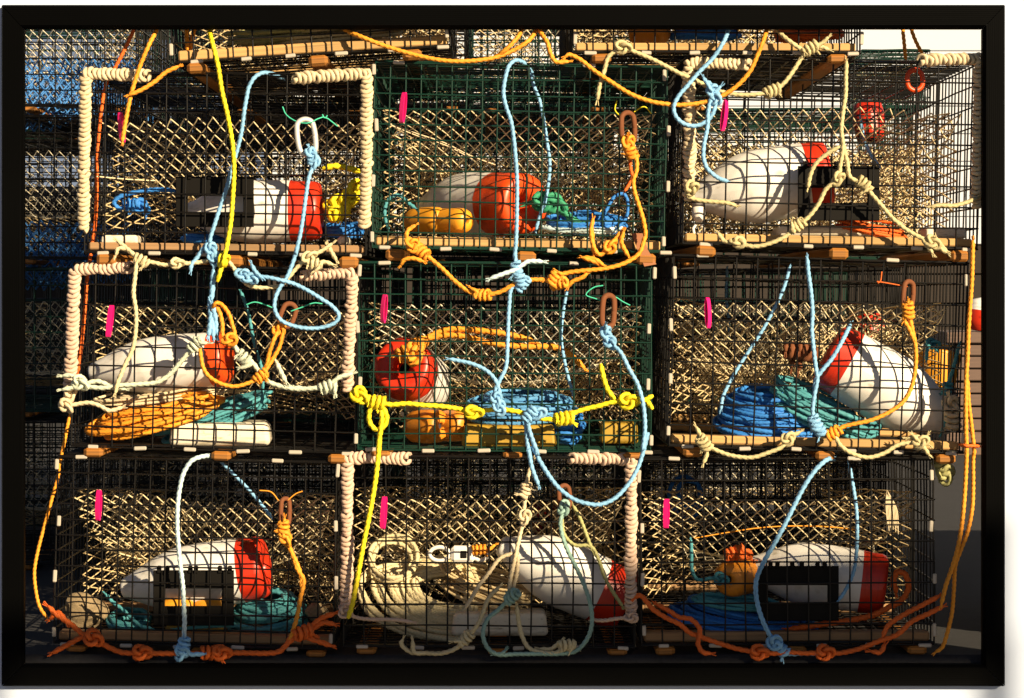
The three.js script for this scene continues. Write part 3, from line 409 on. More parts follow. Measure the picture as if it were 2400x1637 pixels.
{ const g = thing('rope_swivel', 'white plastic swivel snap tied with orange cord beside the nose', 'swivel', rp('h', 850, 695, -0.06)); const b = new GB(); b.box(-0.018, -0.016, -0.01, 0.028, 0.016, 0.01, 0.006); b.mesh('body', mat.plastic, g); const p = []; for (let k = 0; k <= 24; k++) { const a = k / 24 * 6.2832; p.push(V(-0.04 + Math.cos(a) * 0.019, Math.sin(a) * 0.013, 0)); } const q = new GB(); q.ring(p, 0.0042, 7); q.mesh('eye', mat.plastic, g); const s = new GB(); s.box(0.0, -0.007, 0.008, 0.012, 0.007, 0.012, 0.001); s.mesh('slot', mat.vent, g); const e = new GB(); const pe = []; for (let k = 0; k <= 20; k++) { const a = k / 20 * 6.2832; pe.push(V(0.038 + Math.cos(a) * 0.014, Math.sin(a) * 0.012, 0)); } e.ring(pe, 0.0042, 7); e.mesh('eye', mat.plastic, g); }
{ const g = thing('rope_swivel', 'white plastic swivel hanging below the nose of the large buoy', 'swivel', rp('c', 340, 1290, -0.05)); lathe(V(0, 0, 0), V(0, 0.03, 0), [[0, 0.002], [0.05, 0.008], [0.5, 0.013], [0.95, 0.012], [1, 0.004]], mat.plastic, 'body', g, 20); const f = new GB(); f.ring([V(-0.008, -0.026, 0), V(-0.01, -0.012, 0), V(0, 0.001, 0), V(0.01, -0.012, 0), V(0.008, -0.026, 0)], 0.0033, 6, true); f.mesh('fork', mat.plastic, g); }

// ---------------------------------------------------------------- ropes
const RG = 'loose ropes on the traps';
function rope(name, label, m, dia, spec, opt = {}) {
  const R = dia * 0.435, g = new GB(); let reg = 'a', run = [], kn = []; const runs = [run]; const z0 = opt.z ?? 0.03; let zw = rr(0, 6);
  for (const s of spec) {
    if (s === '|') { run = []; runs.push(run); continue; }
    if (typeof s === 'string') { reg = s; continue; }
    const [x, y, z] = s; zw += 0.8; let zz = typeof z === 'number' ? z : z0 + 0.004 * Math.sin(zw); const vv = REG[reg][1] + y / REG[reg][2]; if (vv < 92) zz = Math.min(zz, 0.011 + Math.max(0, vv - 70) * 0.0015); const p = rp(reg, x, y, zz); p.y = Math.max(p.y, R + 0.001); run.push(p); if (s[3]) kn.push([run, run.length - 1, s[3]]);
  }
  for (const q of runs) if (q.length > 1) g.rope(q, R, { fray: m !== mat.yellow, ...opt });
  for (const [q, k, s] of kn) { const a = q[Math.max(0, k - 1)], b = q[Math.min(q.length - 1, k + 1)]; g.knot(q[k], b.clone().sub(a), R, s); }
  return tag(g.mesh(name, m), label, opt.cat || 'rope', opt.group === undefined ? RG : opt.group || undefined);
}
const K = 1;
rope('yellow_rope', 'bright yellow rope hanging from the top tier across the vent trap', mat.yellow, 0.0108, ['a', [1190, 20, 0.02], [1212, 165], [1232, 250], [1264, 380], [1288, 530], [1322, 680], [1350, 850], [1358, 980], [1350, 1150], [1340, 1280], [1316, 1430], [1290, 1540], 'd', [1350, 180, 0.04, 1], [1332, 250], [1313, 312]], { z: 0.05 });
rope('light_blue_rope', 'pale blue rope looped over the vent trap and knotted under it', mat.lightblue, 0.0098, ['a', [1640, 455, -0.06], [1575, 428, -0.01], [1520, 424, 0.015], [1475, 452, 0.026], [1444, 505], [1430, 570], [1416, 650], [1402, 760], [1376, 870], [1342, 990], [1316, 1090], [1278, 1200], [1246, 1300], [1218, 1395], [1225, 1450, 0.03, 1.25], [1240, 1500, 0.03, 1.1], '|', [1215, 1400], [1180, 1440], [1140, 1500], [1112, 1535], [1105, 1578]], { z: 0.028 });
rope('light_blue_rope', 'pale blue rope hanging from the white link in a big open loop', mat.lightblue, 0.0098, ['a', [1790, 850, 0.02], [1805, 900, 0.03, 1.3], [1825, 945, 0.03, 1.2], [1795, 1020], [1776, 1130], [1760, 1250], [1740, 1370], [1716, 1470], 'd', [1800, 100], [1770, 200], [1732, 290], [1692, 350], [1666, 410], [1662, 480], [1700, 545], [1780, 580], [1870, 594], [1960, 586], [2030, 556], [2050, 515], [2012, 462], [1950, 420], [1870, 370], [1780, 325], [1690, 300, 0.05], [1590, 282, 0.045], [1520, 290, 0.04, 1.5], [1470, 270, 0.04, 1.3], '|', [1580, 285], [1545, 250], [1520, 205]], { z: 0.045 });
rope('cream_rope', 'cream rope slung under the vent trap with knotted ends', mat.cream, 0.0102, ['d', [705, 62], [745, 92], [800, 140, 0.03], [850, 182, 0.03, 1.1], [930, 196], [1000, 210], [1070, 198, 0.03, 0.9], [1150, 200], [1250, 185], [1340, 152], [1392, 200], [1435, 260], [1500, 330], [1560, 347], [1620, 346], [1692, 336], [1742, 290], [1800, 222], [1870, 162, 0.03, 1.2], [1940, 128], [2010, 80], '|', [700, 150], [715, 110], [770, 120], [830, 170], '|', [1830, 195], [1900, 205, 0.03, 1.0], [1960, 192], [2015, 210], '|', [2035, 182], [2005, 130], [1985, 90]], { z: 0.026 });
rope('cream_rope', 'cream rope end hanging in front of the buoy with orange loop', mat.cream, 0.0105, ['d', [824, 195], [816, 280], [806, 380], [820, 480], [822, 560], [810, 680], [792, 740], [762, 800], [732, 870], [712, 920], [696, 985]], { z: 0.045 });
rope('blue_rope_splice', 'thick blue spliced rope end hanging beside the orange loop', mat.lightblue, 0.013, ['d', [1292, 235], [1286, 300], [1282, 380], [1270, 440], [1276, 520], [1270, 580], [1262, 640], '|', [1280, 440], [1300, 520], [1310, 600], [1318, 640], '|', [1276, 470], [1285, 560], [1290, 645]], { z: 0.036 });
rope('orange_rope', 'orange rope loop tied to blue splice and sagging under the buoy', mat.orange, 0.0098, ['d', [1285, 470], [1308, 440, 0.05], [1345, 455], [1385, 510], [1405, 575], [1418, 625], [1392, 665, 0.045, 1.4], [1350, 640], [1345, 570], [1325, 490], [1300, 455], '|', [1205, 690], [1214, 760], [1228, 830], [1258, 880], [1320, 922], [1410, 946], [1500, 926], [1575, 885, 0.035, 1.1], [1610, 825], [1630, 740], [1660, 655], [1690, 600, 0.03, 1.3], [1722, 555], '|', [1600, 860], [1650, 780], [1692, 700], [1712, 620]], { z: 0.04 });
rope('pale_green_rope', 'pale green twisted rope slung across the bound trap with a knot at its middle', mat.palegreen, 0.0115, ['d', [375, 882], [432, 880], [485, 925, 0.035, 1.2], [530, 945], [620, 955], [720, 940], [850, 932], [950, 920], [1030, 870], [1090, 800], [1150, 730], [1185, 690, 0.04, 1.0], '|', [375, 965], [430, 955], [500, 935], [590, 915], [680, 950], [760, 960], '|', [1400, 660], [1430, 720], [1475, 775, 0.035, 0.9], [1520, 795], [1562, 850], [1612, 910], [1690, 942], [1800, 962], [1900, 956], [1980, 948, 0.035, 0.9], [2050, 892], [2135, 868], '|', [1780, 950], [1860, 962], [1950, 955], [2010, 985], '|', [1670, 795], [1695, 850], [1730, 920]], { z: 0.034 });
rope('cream_rope', 'short cream rope stub knotted at the lower corner of the binding', mat.binding, 0.0105, ['d', [420, 985, 0.02, 1.2], [400, 1060, 0.02, 1.3], [480, 1050], [540, 1045], [600, 1062], [660, 1092], [740, 1072]], { z: 0.018 });
rope('blue_rope', 'dark blue rope hanging inside the bound trap with orange loop', mat.teal, 0.0085, ['d', [1455, 370], [1490, 460], [1510, 540], [1530, 650], [1560, 760], [1585, 850], [1590, 950], [1580, 1050], [1545, 1110]], { z: -0.03 });
rope('light_blue_rope', 'pale blue rope over the upper green trap, knotted on orange rope, down to yellow rope', mat.lightblue, 0.0098, ['b', [1110, 430, -0.05], [1062, 366, 0.0], [1012, 350, 0.02], [976, 378, 0.03], [952, 450], [941, 540], [956, 620], [984, 700], [1000, 800], [1010, 900], [1019, 1030], [1019, 1200], [1014, 1400], [1006, 1500], 'e', [1052, 150], [1060, 230, 0.05, 1.1], [1080, 290, 0.05, 1.4], [1100, 320, 0.045, 1.2], [1032, 350], [1016, 450], [1010, 560], [1006, 680], [995, 830], [968, 890], [932, 970], [940, 1020, 0.05, 1.2], [955, 1075, 0.05, 1.3], '|', [650, 780], [720, 792], [800, 812], [880, 852], [930, 905], [965, 1000]], { z: 0.045 });
rope('pale_rope', 'short white rope tail crossing the knot on the orange rope', mat.paleblue, 0.011, ['e', [898, 295], [970, 268], [1050, 240], [1090, 215], [1130, 190], [1220, 190]], { z: 0.055 });
rope('light_blue_rope', 'pale blue rope strand hanging inside the upper green trap', mat.lightblue, 0.0085, ['b', [1095, 410], [1115, 490], [1150, 580], [1175, 700], [1195, 830], [1210, 950], [1200, 1080], [1180, 1180], [1150, 1260], [1130, 1335]], { z: -0.035 });
rope('light_blue_rope', 'pale blue rope strand hanging inside the lower green trap', mat.lightblue, 0.008, ['e', [1370, 345], [1350, 450], [1335, 560], [1330, 650], [1345, 760], [1370, 880], [1400, 985]], { z: -0.035 });
rope('orange_rope', 'orange rope festooned along the bottom of the top tier', mat.orange, 0.0105, ['b', [-10, 150, 0.04], [40, 182], [120, 216], [250, 266], [400, 312], [530, 342], [650, 356], [800, 350], [900, 332], [1000, 292], [1080, 242], [1128, 180], [1140, 100], '|', [860, 352, 0.02], [950, 292], [1020, 222], [1048, 165], [1060, 100], '|', [1135, 120], [1165, 200], [1195, 245], [1215, 312], [1245, 358], [1320, 358], '|', [1300, 330], [1320, 318], [1380, 342], [1470, 412], [1560, 472], [1680, 546], [1800, 590], [1900, 606], 'c', [200, 610], [330, 602], [450, 570], [560, 502], [640, 412], [682, 322], [716, 240], [738, 165], [750, 100]], { z: 0.04 });
rope('khaki_rope', 'khaki rope knotted under the top tier and over the bound trap', mat.khaki, 0.0105, ['b', [1487, 580], [1500, 500], [1530, 400], [1552, 330], [1600, 292], [1635, 275, 0.03, 1.3], [1700, 300], [1800, 342], [1900, 392], [1975, 432], 'c', [300, 455], [340, 475], [400, 505], [500, 540], [600, 552], [700, 546], [765, 530, 0.03, 1.2], [830, 490], [892, 410], [942, 332], [985, 285, 0.03, 1.2], [1060, 250], [1095, 215], '|', [805, 185], [870, 240], [960, 292], [1040, 270], [1100, 290]], { z: 0.03 });
rope('light_blue_rope', 'pale blue rope looping down from the top tier onto the bound trap', mat.lightblue, 0.0102, ['c', [540, 90, 0.03], [515, 172], [482, 250], [422, 340], [350, 412], [282, 490], [222, 562], [196, 620], [206, 672], [250, 716], [320, 732], [390, 702], [432, 640], [440, 570, 0.04, 1.1], [415, 520, 0.04, 1.3], [395, 490], [368, 450], '|', [470, 500], [420, 560], [398, 640], [392, 740], [372, 840], [370, 920], [392, 980], [442, 1026], [510, 1056, -0.005]], { z: 0.045 });
rope('khaki_rope', 'khaki rope hanging from the runner and forking over the large buoy', mat.khaki, 0.0105, ['c', [1200, 355], [1196, 440], [1195, 540], [1180, 650], [1170, 750], [1180, 850], [1165, 950], [1150, 1035, 0.03, 1.0], [1080, 1100], [1040, 1180], [980, 1260], [920, 1310, 0.03, 1.0], [850, 1370], [760, 1412], [660, 1432], [570, 1410, 0.03, 1.2], [490, 1400], [452, 1350], '|', [1180, 830], [1205, 950], [1222, 1030], [1300, 1068, 0.03, 1.0], [1340, 1120], [1400, 1190], [1480, 1280], [1560, 1342], [1650, 1390], [1700, 1410, 0.03, 1.3], [1780, 1470], '|', [1160, 850], [1092, 890], [1022, 950], [992, 1010], [976, 1092], '|', [1640, 1390], [1670, 1430], [1700, 1470], '|', [1720, 1380], [1745, 1420], [1782, 1460]], { z: 0.03 });
rope('khaki_rope', 'khaki rope tail tied off beside the white swivel', mat.khaki, 0.0105, ['c', [300, 1090, 0.02, 1.2], [280, 1140], [330, 1160], [420, 1172], [500, 1178], [560, 1195]], { z: 0.018 });
rope('khaki_rope', 'khaki rope tail at the right end of the large buoy trap', mat.khaki, 0.0105, ['c', [1960, 1150], [1900, 1175], [1820, 1195], [1750, 1192], [1690, 1200]], { z: 0.018 });
rope('orange_rope', 'orange rope hanging from rusty link and knotted below the upper green trap', mat.orange, 0.0105, ['b', [1668, 790], [1665, 830, 0.03, 1.3], [1680, 880, 0.03, 1.3], [1712, 920], [1714, 990], [1696, 1050], [1702, 1110], [1730, 1200], [1756, 1290], [1766, 1370], 'e', [1835, 50], [1802, 140], [1712, 200], [1592, 232], [1450, 246], [1350, 262], [1290, 290, 0.045, 1.6], [1320, 320, 0.045, 1.4], [1240, 302], [1150, 300], [1090, 310], [1030, 336], [960, 374], [860, 392, 0.04, 1.0], [790, 380], [700, 320], [620, 242], [555, 185], [490, 130, 0.04, 1.2], [430, 90, 0.04, 1.3], [395, 40], 'b', [385, 1340], [430, 1308], '|', 'e', [1375, 340], [1400, 310], [1450, 290], [1490, 262], '|', [1460, 165], [1530, 190], [1580, 215], '|', [1520, 0], [1520, 60], [1528, 140], '|', 'b', [1462, 1268], [1450, 1340], [1468, 1440], [1500, 1480], [1560, 1430, 0.04, 1.1], [1600, 1380], [1620, 1345], '|', [1400, 1495], [1470, 1505], [1520, 1540], '|', [1640, 1345], [1625, 1400], [1650, 1460], [1668, 1490], '|', 'e', [360, 210], [380, 180], [430, 170], [500, 190]], { z: 0.04 });
rope('orange_rope', 'doubled orange strand between rusty link and blue bight', mat.deeporange, 0.0085, ['b', [1675, 900], [1680, 980], [1690, 1030], [1665, 1080], [1645, 1110]], { z: 0.015 });
rope('yellow_rope', 'bright yellow rope knotted across the lower green trap and hanging down its corner', mat.yellow, 0.0118, ['e', [78, 960], [110, 1000, 0.04, 1.3], [150, 1040], [205, 1040, 0.04, 1.3], [300, 1056], [400, 1050], [500, 1060], [600, 1066], [700, 1080], [800, 1102, 0.04, 1.2], [880, 1090], [960, 1084], [1050, 1096], [1150, 1120], [1220, 1142], [1345, 1140, 0.04, 1.4], [1400, 1110], [1480, 1082], [1560, 1064], [1640, 1042], [1740, 1035, 0.04, 1.4], [1830, 1030], [1888, 1000], '|', [80, 1040], [105, 1010], [140, 970], '|', [1840, 1020], [1862, 1050], [1885, 1085], '|', [212, 1030], [172, 1090], [170, 1160], [205, 1205], [252, 1195], [275, 1140], [255, 1070], '|', [225, 1040], [245, 1120], [240, 1190], [230, 1260], [222, 1350], 'h', [360, 0], [352, 100], [335, 250], [306, 420], [266, 620], [240, 760], [216, 900], [190, 1020], [168, 1086], '|', 'e', [1570, 808], [1582, 870], [1610, 960], [1655, 1025]], { z: 0.036 });
rope('light_blue_rope', 'pale blue rope hanging from rusty link in a long bight to the lower trap', mat.lightblue, 0.0102, ['e', [1600, 570], [1600, 620, 0.03, 1.3], [1630, 680, 0.03, 1.2], [1692, 742], [1742, 840], [1792, 930], [1826, 1050], [1838, 1200], [1826, 1330], 'h', [1985, -40], [1955, 80], [1920, 180], [1860, 280], [1780, 360], [1690, 396], [1600, 386], [1530, 360], [1450, 300], [1400, 240], [1330, 130], [1285, 40], 'e', [1190, 1360], [1150, 1250], [1132, 1180], [1140, 1120, 0.055, 1.4], [1190, 1110, 0.055, 1.3], '|', [1118, 1120], [1120, 1200], [1128, 1300], [1145, 1390], 'h', [1262, 60], [1282, 170], [1322, 278]], { z: 0.052 });
rope('light_blue_rope', 'pale blue rope hanging down the blue coil trap and knotted on its slat', mat.lightblue, 0.0102, ['f', [1012, 165], [1020, 260], [1035, 370], [1045, 500], [1041, 600], [1050, 700], [1065, 830], [1074, 900], [1056, 1000], [1046, 1100], [1060, 1165, 0.03, 1.4], [1080, 1195, 0.03, 1.2], '|', [1275, 570, -0.02], [1220, 680], [1160, 780], [1102, 850], [1066, 905], [1058, 990]], { z: 0.03 });
rope('blue_rope', 'blue rope running slantwise inside the blue coil trap', mat.lightblue, 0.0088, ['f', [908, 222], [870, 350], [800, 500], [720, 640], [640, 760], [560, 890], [502, 1010], [490, 1085]], { z: -0.05 });
rope('orange_rope', 'orange rope from rusty link curving over the tilted buoy to its slat', mat.orange, 0.0102, ['f', [1625, 430], [1625, 480, 0.03, 1.2], [1645, 580], [1670, 720], [1666, 850], [1640, 960], [1592, 1040], [1510, 1100], [1400, 1150], [1300, 1172], [1230, 1190], [1175, 1225, 0.03, 1.4], '|', [1610, 470], [1600, 540], [1632, 600], [1655, 660]], { z: 0.03 });
rope('khaki_rope', 'khaki rope slung below the slat of the blue coil trap', mat.khaki, 0.0105, ['f', [340, 1190], [370, 1250], [385, 1285, 0.03, 1.3], [420, 1310], [470, 1336], [560, 1366], [680, 1376], [780, 1346], [860, 1312], [895, 1265, 0.03, 1.0], [970, 1220], '|', [390, 1300], [405, 1350], [385, 1410], '|', [1180, 1240], [1212, 1300], [1280, 1350], [1380, 1376], [1480, 1350], [1560, 1302], [1640, 1286], [1700, 1285, 0.03, 1.3], [1740, 1240], '|', [1650, 1240], [1700, 1290], [1750, 1360], '|', [1620, 1260], [1680, 1250], [1750, 1300]], { z: 0.03 });
rope('orange_rope', 'orange rope hanging straight down the right end of the stack', mat.orange, 0.0102, ['f', [2016, 60], [2015, 130], [2010, 300], [2000, 450], [1990, 600], [1985, 750], [1976, 900], [1974, 1050], [1975, 1200], [1978, 1350], 'i', [1976, 150], [1965, 350], [1945, 550], [1920, 680], [1890, 780], [1855, 880], [1825, 1000]], { z: 0.036 });
rope('orange_rope', 'second orange rope branching off beside the straight one at the right end', mat.orange, 0.0095, ['f', [1984, 900], [1992, 1050], [2010, 1200], [2024, 1350], 'i', [2020, 100], [2018, 300], [2012, 420], [1985, 560], [1940, 680], [1912, 760], [1902, 900], [1890, 1050], [1862, 1170], [1830, 1260], [1790, 1290]], { z: 0.026 });
rope('deep_orange_rope', 'short red cord tying the two orange ropes together', mat.deeporange, 0.008, ['f', [1940, 1300, 0.03], [1975, 1305, 0.045], [2020, 1306, 0.038], [2055, 1308, 0.03]], { z: 0.03 });
rope('orange_rope', 'orange rope running down the left end of the lowest trap', mat.orange, 0.0085, ['d', [420, 1120], [400, 1220], [375, 1340], [355, 1420], 'g', [352, 210], [312, 360], [262, 540], [226, 680], [206, 800], [215, 920], [240, 1020], [282, 1082]], { z: -0.03 });
rope('deep_orange_rope', 'orange rope slung along the foot of the trap with stones', mat.deeporange, 0.0125, ['g', [288, 1010], [340, 1062], [430, 1122], [500, 1180], [565, 1205, 0.035, 1.2], [640, 1252], [740, 1292], [860, 1322, 0.025, 1.3], [960, 1335], [1060, 1338], [1180, 1312], [1270, 1305, 0.025, 1.2], [1340, 1320, 0.025, 1.2], [1430, 1325], [1520, 1330], [1610, 1322], [1690, 1285], [1745, 1232], [1800, 1182], [1880, 1132], [1950, 1082], [2025, 1055], '|', [300, 1090], [350, 1050], [400, 1110], '|', [1730, 1240], [1770, 1195], [1830, 1172, 0.03, 1.2], [1900, 1142], [1960, 1110], [2025, 1122], '|', [1850, 1202], [1920, 1222], [2005, 1252], '|', [505, 1190], [430, 1232], [318, 1312]], { z: 0.028 });
rope('orange_rope', 'orange rope hanging from rusty link down to the foot rope', mat.orange, 0.0105, ['g', [1722, 480], [1715, 540, 0.03, 1.2], [1730, 600, 0.03, 1.1], [1770, 700], [1800, 790], [1836, 850], [1818, 960], [1800, 1060], [1770, 1170], [1740, 1240], '|', [1740, 640], [1790, 740], [1820, 830], [1822, 900]], { z: 0.028 });
rope('pale_rope', 'white rope curving over the trap with stones and knotted at its foot', mat.paleblue, 0.0108, ['g', [1310, 105, -0.03], [1230, 104, 0.01], [1160, 130, 0.025], [1112, 200], [1086, 300], [1073, 420], [1072, 540], [1080, 660], [1092, 780], [1106, 900], [1111, 1010], [1116, 1110], [1110, 1225]], { z: 0.03 });
rope('light_blue_rope', 'blue knot where the white rope meets the foot rope', mat.lightblue, 0.0108, ['g', [1112, 1205], [1110, 1250, 0.035, 1.3], [1100, 1290, 0.035, 1.3], [1080, 1345], '|', [1120, 1250], [1150, 1310], [1190, 1335], [1236, 1348]], { z: 0.034 });
rope('blue_rope', 'pale blue rope strand slanting inside the top of the trap with stones', mat.lightblue, 0.008, ['g', [1330, 130], [1400, 200], [1480, 280], [1560, 370], [1640, 470]], { z: -0.05 });
rope('teal_rope', 'teal rope end lying beside the stone under the vent', mat.teal, 0.009, ['g', [635, 935], [680, 985], [740, 1030], [800, 1090], [860, 1135], [915, 1145], '|', [1060, 1150], [1200, 1138], [1350, 1130], [1500, 1132]], { z: -0.025 });
rope('cream_rope', 'cream rope hanging with frayed knots over the cream coil', mat.binding, 0.0098, ['h', [1292, 125], [1265, 200], [1246, 305, 0.03, 1.0], [1236, 430], [1240, 470, 0.03, 1.3], [1215, 560], [1195, 650], [1172, 760], [1152, 850], [1145, 935], '|', [1170, 690], [1092, 720], [1022, 810], [960, 890], [912, 970], [880, 1022], '|', [1196, 700], [1195, 780], [1180, 860], [1155, 930]], { z: 0.03 });
rope('grey_green_rope', 'grey green rope hanging in a wide loop to the quay', mat.greenblue, 0.0102, ['h', [1165, 950, 0.04, 1.2], [1080, 1032], [1012, 1092], [986, 1180], [1012, 1260], [1072, 1320], [1180, 1342], [1320, 1346], [1450, 1330], [1550, 1282], [1622, 1200], [1646, 1110], [1636, 1000], [1602, 890], [1552, 780], [1502, 680], [1466, 580], [1456, 500], [1478, 420, 0.025, 1.2], '|', [1060, 1310], [1100, 1300], [1120, 1280]], { z: 0.034 });
rope('khaki_rope', 'khaki rope tails knotted along the foot of the cream coil trap', mat.cream, 0.0105, ['h', [1085, 895], [1022, 960], [982, 1060], [950, 1130], [885, 1205, 0.025, 1.0], [830, 1262], [740, 1302], [640, 1302], [550, 1290], [492, 1240], [500, 1212], '|', [560, 1220], [570, 1290], [640, 1320], '|', [1190, 1010], [1202, 1100], [1222, 1190], [1262, 1262], [1340, 1292], [1440, 1290], [1490, 1250, 0.03, 1.1], [1555, 1270], '|', [1330, 1270], [1400, 1270], [1460, 1220]], { z: 0.026 });
rope('olive_rope', 'thin olive rope hanging from the link beside the leaning buoy', mat.olive, 0.0088, ['h', [1470, 410], [1465, 500], [1480, 580], [1540, 640], [1640, 650], [1690, 740], [1720, 830], [1770, 920], [1830, 1010], '|', [1530, 400], [1570, 470], [1620, 600], [1650, 680]], { z: 0.012 });
rope('pinkish_rope', 'pinkish rope tail across the large cream coil', mat.pinkbinding, 0.009, ['h', [150, 1050, 0.02, 1.2], [230, 1082], [330, 1092], [430, 1092], [560, 1108]], { z: 0.018 });
rope('pinkish_rope', 'pinkish rope tail below the red end of the leaning buoy', mat.pinkbinding, 0.009, ['h', [1885, 1080, 0.02, 1.2], [1800, 1086], [1720, 1098], [1655, 1095]], { z: 0.018 });
rope('light_blue_rope', 'pale blue rope curving over the vent to a blue knot on the quay', mat.lightblue, 0.011, ['i', [1190, 118, -0.02], [1130, 126, 0.02], [1060, 190], [992, 290], [930, 410], [870, 530], [810, 640], [752, 740], [708, 840], [702, 930], [726, 1050], [772, 1160], [820, 1235, 0.03, 1.4], [845, 1265, 0.03, 1.2], [900, 1300], [980, 1330], [1092, 1352]], { z: 0.032 });
rope('light_blue_rope', 'pale blue rope strand hanging beside the red end of the shaded buoy', mat.lightblue, 0.0088, ['i', [1268, 158], [1290, 280], [1310, 420], [1316, 560], [1310, 700], [1292, 810], [1242, 920], [1205, 975]], { z: -0.012 });
rope('deep_orange_rope', 'orange rope knotted along the foot of the trap with orange float', mat.deeporange, 0.0118, ['i', [-30, 960], [0, 945], [80, 1030], [160, 1082], [240, 1120], [300, 1170], [380, 1202], [500, 1242], [600, 1272], [725, 1290, 0.03, 1.3], [800, 1298], [900, 1290], [1000, 1296], [1120, 1292, 0.03, 1.2], [1200, 1302], [1320, 1272], [1450, 1222], [1560, 1182], [1650, 1102], [1740, 1060], [1840, 1010], '|', [100, 1000], [180, 1042], [230, 1076], [310, 1092], [362, 1150], [352, 1240], [382, 1290], [430, 1320], '|', [1470, 1200], [1502, 1130], [1600, 1062], [1700, 1010], [1812, 950], '|', [1400, 1284], [1455, 1290], [1485, 1240]], { z: 0.03 });
rope('deep_orange_rope', 'dark orange loop standing inside beside the shaded buoy', mat.deeporange, 0.014, ['i', [900, 1152], [1100, 1122], [1300, 1092], [1420, 1062], [1500, 1022], [1580, 980], [1626, 900], [1608, 822], [1562, 802], [1536, 850], [1552, 930]], { z: -0.045 });
rope('orange_rope', 'orange rope pair dropping behind the upper right rope binding', mat.orange, 0.009, ['c', [1520, 100], [1530, 200], [1545, 345], '|', [1560, 100], [1580, 180], [1605, 245], [1640, 312]], { z: -0.14 });
rope('orange_rope', 'orange rope hanging behind the left edge of the vent trap', mat.deeporange, 0.009, ['a', [800, 110], [770, 185], [740, 250], [700, 330], [662, 400], [625, 460], [602, 540], [586, 650], [571, 800], [561, 950], [560, 1100], [550, 1300], 'd', [525, 300], [510, 500], [490, 700], [470, 860]], { z: -0.035 });
rope('orange_rope', 'orange rope hanging in front of the pink tag with a side branch', mat.orange, 0.0105, ['a', [930, 100], [905, 178], [862, 262], [812, 380], [782, 470], [756, 560], [736, 660], [718, 760], [709, 824], '|', [748, 552], [820, 522], [900, 472], [962, 420], [1035, 386]], { z: 0.034 });
rope('orange_rope', 'short orange rope strands hanging inside the tilted top trap', mat.orange, 0.0105, ['a', [1085, 110], [1083, 200], [1086, 292], '|', [1140, 110], [1120, 200], [1105, 285]], { z: -0.03 });
rope('green_rope', 'thick green rope knotted at the turned buoy in the upper green trap', mat.greenrope, 0.017, ['b', [1090, 1180], [1130, 1170], [1180, 1170, -0.05, 1.2], [1240, 1185, -0.05, 1.0], [1290, 1230], [1350, 1280], [1420, 1310], [1540, 1320]], { z: -0.05 });
rope('blue_rope', 'blue bight standing up at the right of the green rope', mat.blue, 0.0085, ['b', [1500, 1290], [1540, 1220], [1590, 1140], [1640, 1128], [1665, 1180], [1655, 1260], [1610, 1320]], { z: -0.04 });
rope('teal_rope', 'teal rope loop at the left of the yellow floats', mat.teal, 0.009, ['b', [268, 1318], [252, 1250], [262, 1180], [300, 1138], [345, 1140], [390, 1180], [430, 1210]], { z: -0.03 });
rope('blue_rope', 'blue knotted rope lying left of the vent in the bound trap', mat.blue, 0.011, ['a', [1020, 1108], [900, 1102], [780, 1118], [700, 1140], [660, 1175], [690, 1210], [760, 1190, -0.06, 1.5], [820, 1200, -0.06, 1.4], [840, 1250]], { z: -0.06 });
rope('yellow_rope', 'yellow rope bunch in the corner beside the red buoy end', mat.yellow, 0.015, ['a', [1870, 980], [1950, 965], [2050, 985], [2095, 1000], '|', [2090, 1060], [2060, 1110, -0.06, 1.4], [2010, 1150, -0.06, 1.5], [1960, 1190, -0.06, 1.6], [1910, 1160], '|', [1900, 1240], [1960, 1230, -0.06, 1.3], [2040, 1190], [2090, 1150]], { z: -0.06 });
rope('orange_rope', 'doubled orange rope running from the round red buoy end to the right', mat.orange, 0.0145, ['e', [330, 760], [400, 740, -0.06, 1.3], [460, 700, -0.06, 1.2], [540, 640], [650, 600], [760, 602], [880, 612], [1010, 630], [1120, 660], [1170, 680], '|', [440, 760, -0.05, 1.2], [500, 680], [600, 640], [720, 640], [850, 670], [980, 695], [1120, 705], [1250, 705], [1340, 720], [1400, 770], [1470, 835]], { z: -0.06 });
rope('orange_rope', 'orange cord knotted between the white swivel and the leaning nose', mat.orange, 0.009, ['h', [920, 690], [960, 670, -0.05, 1.6], [1000, 680], [1060, 640]], { z: -0.06 });
rope('teal_rope', 'teal knot and tail on the round orange float', mat.teal, 0.009, ['i', [310, 610], [312, 700], [318, 800], [350, 850], [440, 840], [490, 845, -0.045, 1.5], [540, 870]], { z: -0.05 });
rope('orange_rope', 'orange knot on top of the round orange float', mat.deeporange, 0.012, ['i', [540, 720], [570, 690, -0.07, 1.2], [620, 690, -0.07, 1.2], [680, 730]], { z: -0.07 });
rope('brown_rope', 'rusty brown rope knot at the red end of the tilted buoy', mat.rust, 0.015, ['f', [880, 740], [940, 730, -0.09, 1.6], [1000, 740, -0.09, 1.5], [1060, 760], '|', [930, 780], [920, 830], '|', [970, 790], [960, 850]], { z: -0.1 });
rope('teal_rope', 'teal rope tied round the tip of the tilted buoy', mat.teal, 0.009, ['f', [1735, 790], [1740, 720], [1770, 690, -0.09, 1.4], [1800, 730], '|', [1935, 690], [1900, 830], [1860, 960, -0.06, 1.2], [1865, 1060], [1850, 1160], [1825, 1230]], { z: -0.05 });
rope('cream_rope', 'thick cream rope knots beside the tip of the tilted buoy', mat.binding, 0.014, ['f', [1870, 1010], [1885, 1060, -0.05, 1.2], [1890, 1130, -0.05, 1.3], [1905, 1190]], { z: -0.05 });
rope('blue_and_olive_rope', 'olive rope bundle hanging below the right runner', mat.olive, 0.013, ['i', [1790, 130], [1830, 160, -0.03, 1.4], [1850, 210, -0.03, 1.3], [1830, 235]], { z: -0.03 });
